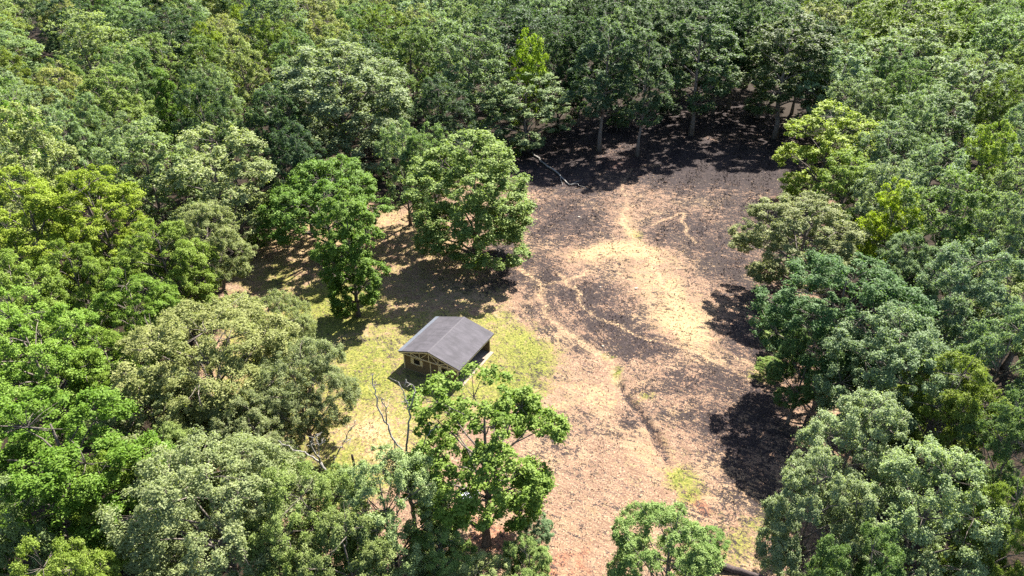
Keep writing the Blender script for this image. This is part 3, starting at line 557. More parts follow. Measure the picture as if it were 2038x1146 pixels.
def ground_material():
    m, nt = new_mat('ground'); g = NT(nt)
    pos = g.n('NewGeometry').outputs['Position']
    z = g.n('Attribute', attribute_name='zones')
    sep = g.n('SeparateColor'); nt.links.new(z.outputs['Color'], sep.inputs[0])
    char, green, straw, soil = sep.outputs[0], sep.outputs[1], sep.outputs[2], z.outputs['Alpha']
    e = g.n('Attribute', attribute_name='extra')
    sep2 = g.n('SeparateColor'); nt.links.new(e.outputs['Color'], sep2.inputs[0])
    trail, litter, rows = sep2.outputs[0], sep2.outputs[1], sep2.outputs[2]
    fine = g.noise(pos, 4.2, 6, .7)
    fine2 = g.noise(pos, 7.5, 4, .7)
    med = g.noise(pos, 0.75, 6, .62, .4)
    big = g.noise(pos, 0.17, 5, .6, .3)
    st = g.noise(g.mapping(g.mapping(pos, rot=(0, 0, math.radians(32))), scale=(0.5, 2.4, 1)), 1.3, 7, .72, .4)
    st2 = g.noise(g.mapping(g.mapping(pos, rot=(0, 0, math.radians(66))), scale=(0.45, 2.6, 1)), 1.2, 7, .72, .4)
    mid = g.noise(pos, 2.1, 6, .66, .6)
    def add(*t):
        o = t[0]
        for q in t[1:]: o = g.math('ADD', o, q)
        return o
    def dev(v, k): return g.math('MULTIPLY', g.math('SUBTRACT', v, .5), k)
    # tan, mown dry field
    row = g.mix(rows, st, st2)
    tan = g.mix(g.ramp(row, .40, .60), (0.105, 0.064, 0.045), (0.225, 0.142, 0.094))
    lines = g.noise(g.mapping(g.mapping(pos, rot=(0, 0, math.radians(34))), scale=(0.16, 2.4, 1)), 1.0, 7, .72, .4)
    tan = g.mix(g.ramp(add(lines, dev(med, .2)), .51, .60, 0, .6), tan, (0.100, 0.066, 0.050))
    tan = g.mix(g.ramp(add(lines, dev(med, .25)), .46, .36, 0, .35), tan, (0.33, 0.225, 0.14))
    tan = g.mix(g.ramp(mid, .47, .62, 0, .5), tan, (0.285, 0.195, 0.118))
    tan = g.mix(g.ramp(add(dev(fine2, 2.), dev(row, 1.8), dev(mid, .8)), .04, .36, 0, .9), tan, (0.060, 0.041, 0.039))
    tan = g.mix(g.ramp(add(dev(fine2, -2.), dev(fine, 1.)), .08, .34, 0, .75), tan, (0.36, 0.265, 0.175))
    tan = g.mix(g.ramp(big, .48, .66, 0, .45), tan, (0.31, 0.225, 0.125))
    # lawn
    lawn_g = g.mix(g.ramp(fine, .40, .60), (0.066, 0.084, 0.016), (0.195, 0.192, 0.046))
    lawn_d = g.mix(g.ramp(fine, .40, .60), (0.125, 0.096, 0.040), (0.255, 0.190, 0.098))
    yard = g.mix(g.ramp(add(g.math('MULTIPLY', green, -.45), dev(med, 2.4), dev(mid, 1.6), dev(fine2, 2.0)), -.40, .55), lawn_g, lawn_d)
    yard = g.mix(g.ramp(add(dev(big, 1.6), dev(mid, 2.), dev(fine2, 1.4)), .22, .6, 0, .8), yard, (0.31, 0.215, 0.145))
    col = g.mix(g.ramp(add(green, dev(med, 1.8), dev(fine, 1.8)), .15, .65), tan, yard)
    # bright straw
    strawc = g.mix(g.ramp(fine2, .40, .60), (0.19, 0.125, 0.062), (0.40, 0.300, 0.165))
    col = g.mix(g.ramp(add(straw, dev(med, 2.6), dev(fine, 2.2), dev(mid, 2.)), .35, 1.0, 0, .92), col, strawc)
    # bare red soil
    col = g.mix(g.ramp(add(soil, dev(med, 2.2), dev(mid, 1.2)), .35, .8, 0, .85), col, g.mix(g.ramp(fine, .40, .60), (0.13, 0.055, 0.036), (0.32, 0.16, 0.095)))
    # charred grass, with painted shade of the gully, far end and right edge
    cm = add(char, dev(row, 3.4), dev(fine, 2.4), dev(big, 1.6), dev(med, 2.2), dev(mid, 3.2), dev(fine2, 3.0), g.math('MULTIPLY', straw, -.45))
    char_shade_col = g.mix(g.ramp(fine2, .42, .58), (0.004, 0.0035, 0.0045), (0.032, 0.025, 0.0275))
    char_shade_col = g.mix(g.ramp(add(dev(mid, 1.5), dev(fine, 1.5)), .10, .42, 0, .75), char_shade_col, (0.066, 0.053, 0.052))
    col = g.mix(g.ramp(cm, .28, .72, 0, .96), col, char_shade_col)
    # foot trails
    col = g.mix(g.ramp(add(trail, dev(fine, 2.5), dev(mid, 2.5)), .4, .95, 0, .8), col, g.mix(g.ramp(fine2, .4, .6), (0.22, 0.145, 0.08), (0.38, 0.275, 0.165)))
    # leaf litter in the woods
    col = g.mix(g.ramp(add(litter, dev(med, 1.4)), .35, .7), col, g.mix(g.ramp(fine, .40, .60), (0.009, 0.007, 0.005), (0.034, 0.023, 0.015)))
    col = g.mix(1.0, col, (0.84, 0.82, 0.81), 'MULTIPLY')
    h = g.math('ADD', g.math('MULTIPLY', fine, 1.0), g.math('MULTIPLY', st, .6))
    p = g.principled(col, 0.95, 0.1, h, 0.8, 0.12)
    g.out(p.outputs[0]); return m

M_LEAF = leaf_material()
M_BARK = bark_material('bark', (0.06, 0.048, 0.040), (0.145, 0.124, 0.107))
M_DEAD = bark_material('dead_wood', (0.11, 0.10, 0.09), (0.235, 0.22, 0.20))
M_GROUND = ground_material()

# ------------------------------------------------------------------ ground
def blob_sum(X, Y, L):
    s = np.zeros_like(X)
    for x, y, rx, ry, st in L:
        s = np.maximum(s, st * np.exp(-0.5 * (((X - x) / (rx * .76)) ** 2 + ((Y - y) / (ry * .76)) ** 2)) * 1.25)
    return s

def poly_in(X, Y, P):
    r = np.zeros(X.shape, bool); n = len(P)
    for i in range(n):
        x1, y1 = P[i]; x2, y2 = P[i - 1]
        c = ((y1 > Y) != (y2 > Y)) & (X < (x2 - x1) * (Y - y1) / ((y2 - y1) + 1e-12) + x1)
        r ^= c
    return r

def line_dist(X, Y, L):
    d = np.full(X.shape, 1e9)
    for (x1, y1), (x2, y2) in zip(L[:-1], L[1:]):
        dx, dy = x2 - x1, y2 - y1
        t = np.clip(((X - x1) * dx + (Y - y1) * dy) / (dx * dx + dy * dy + 1e-9), 0, 1)
        d = np.minimum(d, np.hypot(X - x1 - t * dx, Y - y1 - t * dy))
    return d

def poly_sd(X, Y, P):
    d = line_dist(X, Y, list(P) + [P[0]])
    return np.where(poly_in(X, Y, P), d, -d)

def wob(X, Y, s, seed):
    r = np.random.default_rng(seed); z = np.zeros_like(X)
    for k in range(6):
        a = r.uniform(0, 6.28); f = s * 1.7 ** (k * .6); z += np.sin((X * np.cos(a) + Y * np.sin(a)) * f + r.uniform(0, 6.28)) / (1 + .5 * k)
    return z / 3

def height(X, Y):
    X = np.asarray(X, float); Y = np.asarray(Y, float)
    far = np.clip((np.hypot(X, Y - 80) - 10) / 60, 0, 1)
    z = .28 * wob(X, Y, .11, 3) * np.clip((np.hypot(X + 7.3, Y - 63.5) - 6) / 8, 0, 1) + .7 * wob(X, Y, .03, 5) * far
    d = line_dist(X, Y, GULLY[0]) + .25 * wob(X, Y, 1.3, 9)
    t = np.clip(1 - d / .65, 0, 1)
    var = np.clip(.3 + .9 * wob(X, Y, .5, 11), .08, 1)
    return z - t ** 1.2 * .95 * var

def masks(X, Y):
    wx = X + 1.6 * wob(X, Y, .3, 21); wy = Y + 2.0 * wob(X, Y, .3, 22)
    wx = wx + .35 * wob(X, Y, 1.4, 23); wy = wy + .4 * wob(X, Y, 1.4, 24)
    cl = poly_sd(wx, wy, CLEARING)
    yd = poly_sd(wx, wy, YARD[0])
    ch_shade = blob_sum(wx, wy, CHAR_SHADE); gr = blob_sum(wx, wy, GREEN); sw = blob_sum(wx, wy, [(a, b, c * 1.2, d * 1.2, e) for a, b, c, d, e in STRAW]); so = blob_sum(wx, wy, SOIL)
    iny = np.clip(yd / 1.6 + .5, 0, 1)
    gr = np.maximum(gr * np.maximum(iny, .85 * (wx > 0)), np.where(wy > 74, .30, .52) * iny)
    bn = np.clip(poly_sd(wx, wy, BURN[0]) / 3 + .5, 0, 1)
    ch_shade = np.maximum(ch_shade * 1.1, .47 * bn) + .5 * np.clip((wy - 112) / 14, 0, 1) * bn * (1 - iny) * np.clip(1 - .25 * wob(X, Y, .6, 77), 0, 2)  # far end blackened further: burn plus the woods' deep shade, put into the colour
    tr = np.zeros_like(X)
    for k, L in enumerate(TRAILS):
        tr = np.maximum(tr, np.exp(-(line_dist(wx, wy, L) / (.46 if k != 3 else .6)) ** 2) * (.78 if k < 5 else .6))
    gd = line_dist(X, Y, GULLY[0])
    ch_shade = np.maximum(ch_shade, 1.1 * np.exp(-(gd / .5) ** 2) * (wob(X, Y, .5, 11) > .0))  # shade of the crack painted in where the gully runs deep
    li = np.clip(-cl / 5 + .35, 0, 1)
    rows = np.clip((86 - Y) / 14, 0, 1) * np.clip((22 - X) / 10, 0, 1) * np.clip((Y - 55) / 8, 0, 1)
    return ch_shade, gr, sw, so, tr, li, rows, cl

def axis(fine, lo, hi, step_out):
    a = [fine]
    v = fine[-1]; st = fine[-1] - fine[-2]; ext = []
    while v < hi: st *= 1.35; st = min(st, step_out); v += st; ext.append(v)
    a.append(np.array(ext)); v = fine[0]; st = fine[1] - fine[0]; ext = []
    while v > lo: st *= 1.35; st = min(st, step_out); v -= st; ext.append(v)
    return np.concatenate([np.array(ext)[::-1], a[0], a[1]])

xs = axis(np.arange(-34, 62, .38), -2500, 2500, 300)
ys = axis(np.concatenate([np.arange(30, 92, .3), np.arange(92, 172, .55)]), -800, 4500, 300)
GX, GY = np.meshgrid(xs, ys, indexing='xy')
nx, ny = len(xs), len(ys)
i, j = np.meshgrid(np.arange(ny - 1), np.arange(nx - 1), indexing='ij')
gf = np.stack([i * nx + j, i * nx + j + 1, (i + 1) * nx + j + 1, (i + 1) * nx + j], -1).reshape(-1, 4)
GZ = height(GX, GY)
gm = fast_mesh('ground', np.stack([GX, GY, GZ], -1).reshape(-1, 3), 4, gf)
gm.polygons.foreach_set('use_smooth', np.ones(len(gm.polygons), dtype=bool))
ch_shade, gr, sw, so, tr, li, rows, cl = masks(GX, GY)
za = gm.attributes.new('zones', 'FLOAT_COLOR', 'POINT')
za.data.foreach_set('color', np.stack([ch_shade, gr, sw, so], -1).astype(np.float32).ravel())
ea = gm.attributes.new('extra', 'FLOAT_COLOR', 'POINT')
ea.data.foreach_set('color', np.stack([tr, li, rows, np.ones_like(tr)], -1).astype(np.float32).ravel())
ground = link('ground', gm, M_GROUND)
tag(ground, 'burned and dry field with a patchy lawn inside the forest', None, None, 'structure')

def gz(x, y): return float(height(np.array([x]), np.array([y]))[0])

# ------------------------------------------------------------------ the shed
M_WALL = plain('brown_siding', (0.105, 0.076, 0.042), (0.140, 0.102, 0.058), 6, .85, .2)
M_CREAM = plain('cream_paint', (0.46, 0.385, 0.23), (0.54, 0.465, 0.30), 8, .6, .3)
def roof_material():
    m, nt = new_mat('asphalt_roofing'); g = NT(nt)
    tc = g.n('TexCoord').outputs['Object']
    n1 = g.noise(g.mapping(tc, scale=(.35, 2.2, 1)), 1.4, 7, .65, .5); n2 = g.noise(tc, .7, 5, .6, .4); n3 = g.noise(tc, 9, 3, .7)
    c = g.mix(g.ramp(n1, .30, .70), (0.036, 0.033, 0.039), (0.056, 0.051, 0.059))
    c = g.mix(g.ramp(n2, .42, .64, 0, .6), c, (0.028, 0.026, 0.030))
    c = g.mix(g.ramp(n3, .56, .7, 0, .35), c, (0.10, 0.09, 0.095))
    g.out(g.principled(c, .85, .25, n3, .3, .02).outputs[0]); return m
M_ROOF = roof_material()
M_CAP = plain('ridge_roofing', (0.05, 0.046, 0.052), (0.068, 0.062, 0.069), 4, .85, .25)
M_FLASH = plain('grey_metal', (0.085, 0.093, 0.115), (0.12, 0.13, 0.15), 5, .45, .5, .3)
M_CONC = plain('concrete', (0.15, 0.112, 0.086), (0.23, 0.18, 0.138), 3, .9, .2)
M_DARK = plain('dark_interior', (0.012, 0.010, 0.009), (0.02, 0.017, 0.015), 3, .9, .1)

shed = empty('shed', (-7.34, 63.47, 0), -0.47)
tag(shed, 'brown open-sided shed with a grey low gable roof on the lawn', 'shed')
RW, RL, EH, RH = 7.85 / 2, 7.83 / 2, 2.52, 3.66
WX, WY = RW - .38, RL - .36
box('floor_slab', -WX - .05, WX + .45, -WY - .02, WY + .12, -.3, .07, M_CONC, shed, .02)
def gable(name, y0, y1):
    sl = (RH - EH) / RW; zt = EH - .20 + sl * .38; zr = RH - .20
    v = []
    for y in (y0, y1): v += [(-WX, y, .07), (WX, y, .07), (WX, y, zt), (0, y, zr), (-WX, y, zt)]
    f = [(0, 1, 2, 3, 4), (9, 8, 7, 6, 5), (0, 5, 6, 1), (1, 6, 7, 2), (2, 7, 8, 3), (3, 8, 9, 4), (4, 9, 5, 0)]
    me = bpy.data.meshes.new(name); me.from_pydata(v, [], f); me.update()
    return me
def front_wall():
    # wall with two real window openings: built of strips round the holes
    sl = (RH - EH) / RW; zt = EH - .20 + sl * .38; zr = RH - .20
    def top(x): return zr - (zr - zt) * abs(x) / WX
    cols = [-WX, -2.18, -1.42, 0, 1.42, 2.18, WX]
    y0, y1 = -WY, -WY + .12; v = []; f = []
    def prism(pts):
        b = len(v); k = len(pts)
        v.extend([(x, y0, z) for x, z in pts] + [(x, y1, z) for x, z in pts])
        f.append(tuple(range(b, b + k))); f.append(tuple(range(b + 2 * k - 1, b + k - 1, -1)))
        for a in range(k): c = (a + 1) % k; f.append((b + a, b + k + a, b + k + c, b + c))
    for a, b in zip(cols[:-1], cols[1:]):
        if (a, b) in ((-2.18, -1.42), (1.42, 2.18)):
            prism([(a, .07), (b, .07), (b, 1.12), (a, 1.12)]); prism([(a, 1.82), (b, 1.82), (b, top(b)), (a, top(a))])
        else: prism([(a, .07), (b, .07), (b, top(b)), (a, top(a))])
    me = bpy.data.meshes.new('front_wall'); me.from_pydata(v, [], f); me.update(); return me
fw = link('front_wall', front_wall(), M_WALL, shed)
link('back_wall', gable('back_wall', WY - .12, WY), M_WALL, shed)
box('side_wall', -WX, -WX + .12, -WY + .123, WY - .123, .072, EH - .14, M_WALL, shed)
for y in (-1.6,): box('post', WX - .14, WX - .01, y - .07, y + .07, .072, EH - .29, M_WALL, shed)
box('header_beam', WX - .15, WX - .005, -WY + .13, WY - .13, EH - .285, EH - .13, M_WALL, shed)
def slope(name, sgn, x_in, x_out, lift, th, mat, ya=-RL, yb=RL, parent=shed):
    sl = (RH - EH) / RW
    def z(x): return RH - sl * abs(x) + lift
    a, b = sgn * x_in, sgn * x_out
    v = [(a, ya, z(a)), (b, ya, z(b)), (b, yb, z(b)), (a, yb, z(a))]
    v += [(x, y, q - th) for x, y, q in v]
    f = [(0, 1, 2, 3), (7, 6, 5, 4), (0, 4, 5, 1), (1, 5, 6, 2), (2, 6, 7, 3), (3, 7, 4, 0)]
    if sgn < 0: f = [t[::-1] for t in f]
    me = bpy.data.meshes.new(name); me.from_pydata(v, [], f); me.update()
    return link(name, me, mat, parent)
roof_r = slope('roof', 1, .0, RW, 0, .10, M_ROOF)
roof_l = slope('roof', -1, .004, RW, 0, .10, M_ROOF)
for r, sgn in ((roof_r, 1), (roof_l, -1)):
    for k in range(1, 4):                         # lapped courses of roll roofing
        slope('roofing_lap', sgn, k * RW / 4 - .03, (k + 1) * RW / 4 if k < 3 else RW + .02, .004 + .005 * k, .012, M_ROOF, -RL - .01, RL + .01, r)
slope('ridge_cap', 1, .0, .12, .012, .014, M_CAP, -RL - .012, RL + .012, roof_r)
slope('ridge_cap', -1, .002, .10, .012, .014, M_CAP, -RL - .012, RL + .012, roof_l)
slope('edge_flashing', -1, RW - .42, RW + .10, .026, .02, M_FLASH, -RL - .02, RL + .02, roof_l)
sl_ = (RH - EH) / RW
for y in (-RL + .02, RL - .02):
    for sg in (1, -1):
        beam('rake_board', (sg * .03, y, RH - .20), (sg * (RW - .02), y, EH - .185), .15, .045, M_CREAM, shed)
box('eave_board', RW - .06, RW - .015, -RL + .05, RL - .05, EH - .24, EH - .085, M_CREAM, shed)
box('eave_board', -RW + .015, -RW + .06, -RL + .05, RL - .05, EH - .24, EH - .085, M_CREAM, shed)
yt = -RL + .10
beam('tie_beam', (-WX, yt, EH - .27), (WX, yt, EH - .27), .11, .06, M_CREAM, shed)
for x in (-2.35, -1.2, 1.2, 2.35):
    beam('truss_web', (x, yt + .004, EH - .215), (x, yt + .004, RH - .27 - sl_ * abs(x)), .07, .05, M_CREAM, shed)
beam('king_post', (0, yt + .004, EH - .215), (0, yt + .004, RH - .3), .09, .05, M_CREAM, shed)
for sg in (1, -1):
    beam('truss_web', (sg * 1.17, yt - .004, EH - .22), (sg * .12, yt - .004, RH - .36), .07, .045, M_CREAM, shed)
    beam('truss_web', (sg * 1.23, yt - .004, EH - .22), (sg * 2.3, yt - .004, RH - .31 - sl_ * 2.3), .07, .045, M_CREAM, shed)
for x in (-WX + .06, 0, WX - .06):
    box('trim_post', x - .065, x + .065, -WY - .05, -WY - .002, .075, EH - .33, M_CREAM, shed)
for xc in (-1.8, 1.8):
    w = box('window', xc - .36, xc + .36, -WY + .05, -WY + .075, 1.13, 1.81, M_DARK, shed)
    for nm, a in (('window_frame', (xc - .40, xc + .40, -WY - .03, -WY - .003, 1.08, 1.135)), ('window_frame', (xc - .40, xc + .40, -WY - .03, -WY - .003, 1.81, 1.865)),
                  ('window_sill', (xc - .42, xc + .42, -WY - .07, -WY - .032, 1.05, 1.09))):
        box(nm, *a, M_CREAM, w)
    for sg in (-1, 1):
        s_ = box('shutter', xc + sg * .60 - .19, xc + sg * .60 + .19, -WY - .04, -WY - .004, 1.06, 1.88, M_CREAM, shed)
        box('shutter_rail', xc + sg * .60 - .17, xc + sg * .60 + .17, -WY - .052, -WY - .041, 1.42, 1.50, M_CREAM, s_)

# ------------------------------------------------------------------ trees
TINT = {
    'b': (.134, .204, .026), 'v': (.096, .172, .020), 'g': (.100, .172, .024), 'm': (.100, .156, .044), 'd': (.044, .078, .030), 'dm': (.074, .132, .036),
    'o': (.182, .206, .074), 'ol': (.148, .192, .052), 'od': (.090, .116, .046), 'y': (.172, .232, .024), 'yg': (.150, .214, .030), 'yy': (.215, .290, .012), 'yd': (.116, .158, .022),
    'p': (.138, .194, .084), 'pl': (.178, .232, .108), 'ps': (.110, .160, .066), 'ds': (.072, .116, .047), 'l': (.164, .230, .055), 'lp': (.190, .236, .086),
}
GROUPS = ['foreground trees around the shed clearing', 'trees of the yard', 'forest trees left of the yard', 'forest trees along the right side of the burn', 'far forest trees behind the clearing']

def build_proto(name, seed, H=18., W=13., cb=.28, nl=11, clumps=150, lpc=150, leaf=.30, cone=0., rc_k=.062, lobe=(.34, .5), gap=.06, spread=.60, up=.55, trunk_r=.30, bare=0, flat=.8, elong=.55):
    rng = np.random.default_rng(seed); R = W / 2
    zc = (cb + 1) / 2 * H; rz = (1 - cb) / 2 * H
    C = []; RD = []
    for k in range(nl):
        zr = -.72 + 1.5 * (k + .5) / nl + rng.uniform(-.1, .1)
        az = k * 2.39996 + rng.uniform(-.4, .4)
        rr = math.sqrt(max(.05, 1 - zr * zr)) if not cone else max(.1, (1 - zr) / 1.75)
        rr *= spread * rng.uniform(.78, 1.18)
        C.append((rr * R * math.cos(az), rr * R * math.sin(az), zc + zr * rz * .92 - .06 * rz)); q = R * rng.uniform(*lobe) * (1 if not cone else .55 + .45 * (1 - zr) / 1.75)
        RD.append((q, q, q * flat))
    C.append((rng.uniform(-.1, .1) * R, rng.uniform(-.1, .1) * R, H - R * .40 * flat)); q = R * .42 * (1 if not cone else .5); RD.append((q, q, q * flat))
    C = np.array(C); RD = np.array(RD); n = len(C)
    P = []; PL = []; PN = []
    for k in range(n):
        kk = int(clumps / n * 1.9)
        d = rng.normal(size=(kk, 3)); d /= np.linalg.norm(d, axis=1)[:, None]
        out = C[k] - np.array([0, 0, zc - .45 * rz]); out = out / (np.linalg.norm(out) + 1e-6)
        d = d[(d @ (out * .7 + np.array([0, 0, .5]))) > -.28]
        p = C[k] + d * RD[k] * rng.uniform(.78, 1.06, (len(d), 1))
        keep = np.ones(len(p), bool)
        for j in range(n):
            if j != k: keep &= np.linalg.norm((p - C[j]) / RD[j], axis=1) > .72
        keep &= rng.random(len(p)) > gap
        keep &= p[:, 2] > H * cb * .75
        P.append(p[keep]); PN.append(d[keep]); PL.append(np.full(keep.sum(), k))
    P = np.concatenate(P); PN = np.concatenate(PN); PL = np.concatenate(PL)
    rc = rng.uniform(.55, 1.3, len(P)) * W * rc_k
    ctone = rng.random(len(P))
    cnt = np.maximum(8, (lpc * (rc / (W * rc_k * .92)) ** 2 * rng.uniform(.75, 1.2, len(P)))).astype(int)
    idx = np.repeat(np.arange(len(P)), cnt); N = len(idx)
    d = rng.normal(size=(N, 3)) + (PN[idx] * .75 + np.array([0, 0, up]))
    d /= np.linalg.norm(d, axis=1)[:, None]
    rad = rng.uniform(.3, 1.0, (N, 1)) ** .5 * (1 + .4 * np.abs(rng.normal(size=(N, 1))) * (rng.random((N, 1)) < .3))
    cs = rng.uniform(.72, 1.32, (len(P), 3)) * np.array([1, 1, .8])
    pos = P[idx] + d * rad * rc[idx][:, None] * cs[idx]
    nrm = d * .40 + np.array([0, 0, .75]) + rng.normal(size=(N, 3)) * .42
    nrm /= np.linalg.norm(nrm, axis=1)[:, None]
    t = np.cross(nrm, rng.normal(size=(N, 3))); t /= np.linalg.norm(t, axis=1)[:, None] + 1e-9
    b = np.cross(nrm, t)
    L = leaf * rng.uniform(.6, 1.35, (N, 1)); w = L * elong
    q = np.empty((N, 4, 3))
    q[:, 0] = pos - t * L / 2; q[:, 2] = pos + t * L / 2 - nrm * L * .12
    q[:, 1] = pos + b * w / 2 + nrm * w * .18 - t * L * .08; q[:, 3] = pos - b * w / 2 + nrm * w * .18 - t * L * .08
    tone = np.clip(.5 * ctone[idx] + .5 * rng.random(N), 0, 1)
    crown = fast_mesh(name + '_crown', q.reshape(-1, 3), 4, np.arange(N * 4).reshape(-1, 4), tone)
    crown.materials.append(M_LEAF)
    T = Tubes()
    ztop = H - R * .45
    tz = np.linspace(-.25, ztop, 7); wv = np.cumsum(rng.normal(0, .12, (7, 2)), axis=0); wv[:2] = 0
    tp = np.column_stack([wv, tz]); tr = trunk_r * (1 - .8 * (np.arange(7) / 6.)) ; tr[0] *= 1.55
    T.add(tp, tr, 8, .08, rng)
    for k in range(n):
        c = C[k]; hd = math.hypot(c[0], c[1])
        z0 = np.clip(c[2] - hd * rng.uniform(.6, 1.0), H * cb * .6, ztop * .95)
        s0 = np.array([np.interp(z0, tz, tp[:, 0]), np.interp(z0, tz, tp[:, 1]), z0])
        r0 = np.interp(z0, tz, tr) * .62
        u = np.linspace(0, 1, 5)[:, None]
        cp = s0 + (c - s0) * u + np.array([0, 0, 1.]) * (np.sin(u * np.pi) * hd * .08) + rng.normal(0, .10, (5, 3)) * np.sin(u * np.pi)
        T.add(cp, np.linspace(r0, max(.035, r0 * .35), 5), 6)
        near = np.where(PL == k)[0]
        for j in rng.permutation(near)[:7]:
            e = P[j]; m = (c + e) / 2 + rng.normal(0, .15, 3)
            T.add(np.array([c, m, e]), [max(.03, r0 * .3), .025, .012], 4)
        for j in range(bare):
            dd = rng.normal(size=3) + np.array([c[0], c[1], 2.5]) / R; dd /= np.linalg.norm(dd)
            e = c + dd * RD[k] * rng.uniform(1.15, 1.55)
            m = (c + e) / 2 + rng.normal(0, .2, 3)
            T.add(np.array([c, m, e]), [.06, .04, .012], 4)
            e2 = m + (e - m) * .6 + rng.normal(0, .5, 3); T.add(np.array([m, (m + e2) / 2, e2]), [.03, .02, .01], 4)
    trunk = T.mesh(name + '_trunk'); trunk.materials.append(M_BARK)
    return trunk, crown, H, W

PROTO = {
    'near': [build_proto('near', 10 + k, cb=.14, clumps=470, lpc=190, leaf=.178, rc_k=.041, nl=22, spread=.72, lobe=(.20, .38), gap=.08, elong=.70, bare=(2 if k < 2 else 1)) for k in range(3)],
    'nearoak': [build_proto('nearoak', 30 + k, W=14, H=16, cb=.14, clumps=680, lpc=140, leaf=.19, rc_k=.037, nl=25, spread=.73, gap=.06, lobe=(.20, .36), elong=.52, bare=1) for k in range(2)],
    'sparse': [build_proto('sparse', 53, W=12, H=18, cb=.14, clumps=560, lpc=110, leaf=.20, rc_k=.038, nl=24, spread=.76, gap=.10, lobe=(.19, .32), elong=.75)],
    'dome': [build_proto('dome', 60, W=15, H=13.6, cb=.20, clumps=450, lpc=150, leaf=.22, rc_k=.038, nl=22, spread=.76, lobe=(.22, .34), flat=.66, elong=.68)],
    'full': [build_proto('full', 70, W=9.5, H=16.5, cb=.02, clumps=400, lpc=135, leaf=.24, rc_k=.052, nl=23, spread=.64, lobe=(.26, .42), elong=.68)],
    'round': [build_proto('round', 77, W=15, H=20.5, cb=.03, clumps=640, lpc=135, leaf=.25, rc_k=.041, nl=25, spread=.66, lobe=(.25, .38), gap=.03, elong=.68)],
    'cone': [build_proto('cone', 80, W=10, H=20, cb=.12, clumps=260, lpc=110, leaf=.28, rc_k=.058, nl=18, cone=1.)],
    'tall': [build_proto('tall', 90 + k, W=12, H=25, cb=.20, clumps=320, lpc=100, leaf=.32, rc_k=.052, nl=19, spread=.64, lobe=(.25, .42), gap=.08, trunk_r=.36) for k in range(3)],
    'mid': [build_proto('mid', 110 + k, W=13, H=19, cb=.10, clumps=320, lpc=104, leaf=.28, rc_k=.045, nl=15 + k, spread=.62, flat=.85, lobe=(.26, .44), gap=.06) for k in range(6)],
    'far': [build_proto('far', 130 + k, W=14, H=20, cb=.15, clumps=230, lpc=85, leaf=.36, rc_k=.050, nl=12 + k, spread=.58, lobe=(.30, .46), flat=.85) for k in range(5)],
}
rnd = random.Random(5)
def place_tree(kind, x, y, H, W, tint, label, gi, count=[0]):
    pool = PROTO[kind]; k = count[0] % len(pool); count[0] += 1 + (rnd.random() < .3)
    trunk, crown, H0, W0 = pool[k]
    s = W / (W0 * .96)
    q = rnd.uniform(.9, 1.1)
    root = empty('shrub' if H < 6 else 'broadleaf_tree', (x, y, gz(x, y)), rnd.uniform(0, 6.28), (s * q, s / q, H / H0))
    if kind in ('mid', 'far', 'near'): root.rotation_euler = (rnd.uniform(-.07, .07), rnd.uniform(-.07, .07), root.rotation_euler[2])
    tag(root, label, 'shrub' if H < 6 else 'tree', 'small shrubs along the clearing edge' if H < 6 else GROUPS[gi])
    t = link('trunk', trunk, None, root); c = link('crown', crown, None, root)
    f = rnd.uniform(.9, 1.1); r = TINT[tint]
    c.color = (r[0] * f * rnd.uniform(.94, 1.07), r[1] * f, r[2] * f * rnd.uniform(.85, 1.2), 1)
    tb = 1.4 if kind == 'tall' else rnd.uniform(.8, 1.2)
    t.color = (tb, tb, tb, 1)
    return root
for row in TREES: place_tree(*row)

# ------------------------------------------------------------------ dead trees, logs, post, sheet, stones
def dead_tree(name, label, lines, r0, seed):
    rng = np.random.default_rng(seed)
    x, y, z = lines[0][0]
    root = empty(name, (x, y, gz(x, y)))
    o = np.array([x, y, gz(x, y)])
    tag(root, label, 'dead tree')
    for k, L in enumerate(lines):
        p = np.array(L) - o
        if k == 0:
            p = np.vstack([[0, 0, -.2], p[0] * .5, p]); rad = np.linspace(r0 * 1.5, r0, len(p))
        else:
            a = r0 * (.62 if len(L) > 3 else .38); rad = np.linspace(a, .03, len(p))
        # finer, slightly crooked
        u = np.linspace(0, len(p) - 1, (len(p) - 1) * 4 + 1); pp = np.column_stack([np.interp(u, range(len(p)), p[:, c]) for c in range(3)])
        pp[1:-1] += rng.normal(0, .05, (len(pp) - 2, 3))
        T = Tubes(); T.add(pp, np.interp(u, range(len(p)), rad), 7, .06, rng)
        if k:
            for q in range(2 + len(L)):
                j = rng.integers(len(pp) // 3, len(pp)); dd = rng.normal(size=3) + np.array([0, 0, .5]); dd /= np.linalg.norm(dd); ln = rng.uniform(.35, 1.0)
                T.add(np.array([pp[j], pp[j] + dd * ln * .5 + rng.normal(0, .05, 3), pp[j] + dd * ln]), [.022, .016, .008], 4)
        ob = link('trunk' if k == 0 else 'branch', T.mesh(name + ('_trunk' if k == 0 else '_branch')), M_DEAD, root)
        ob.color = (1, 1, 1, 1)
    return root
dead_tree('dead_tree', 'tall bare forked grey snag rising in front of the shed', SNAGS['A'], .135, 1)
dead_tree('dead_tree', 'smaller bare grey snag with spreading branches below the lawn', SNAGS['B'], .125, 2)

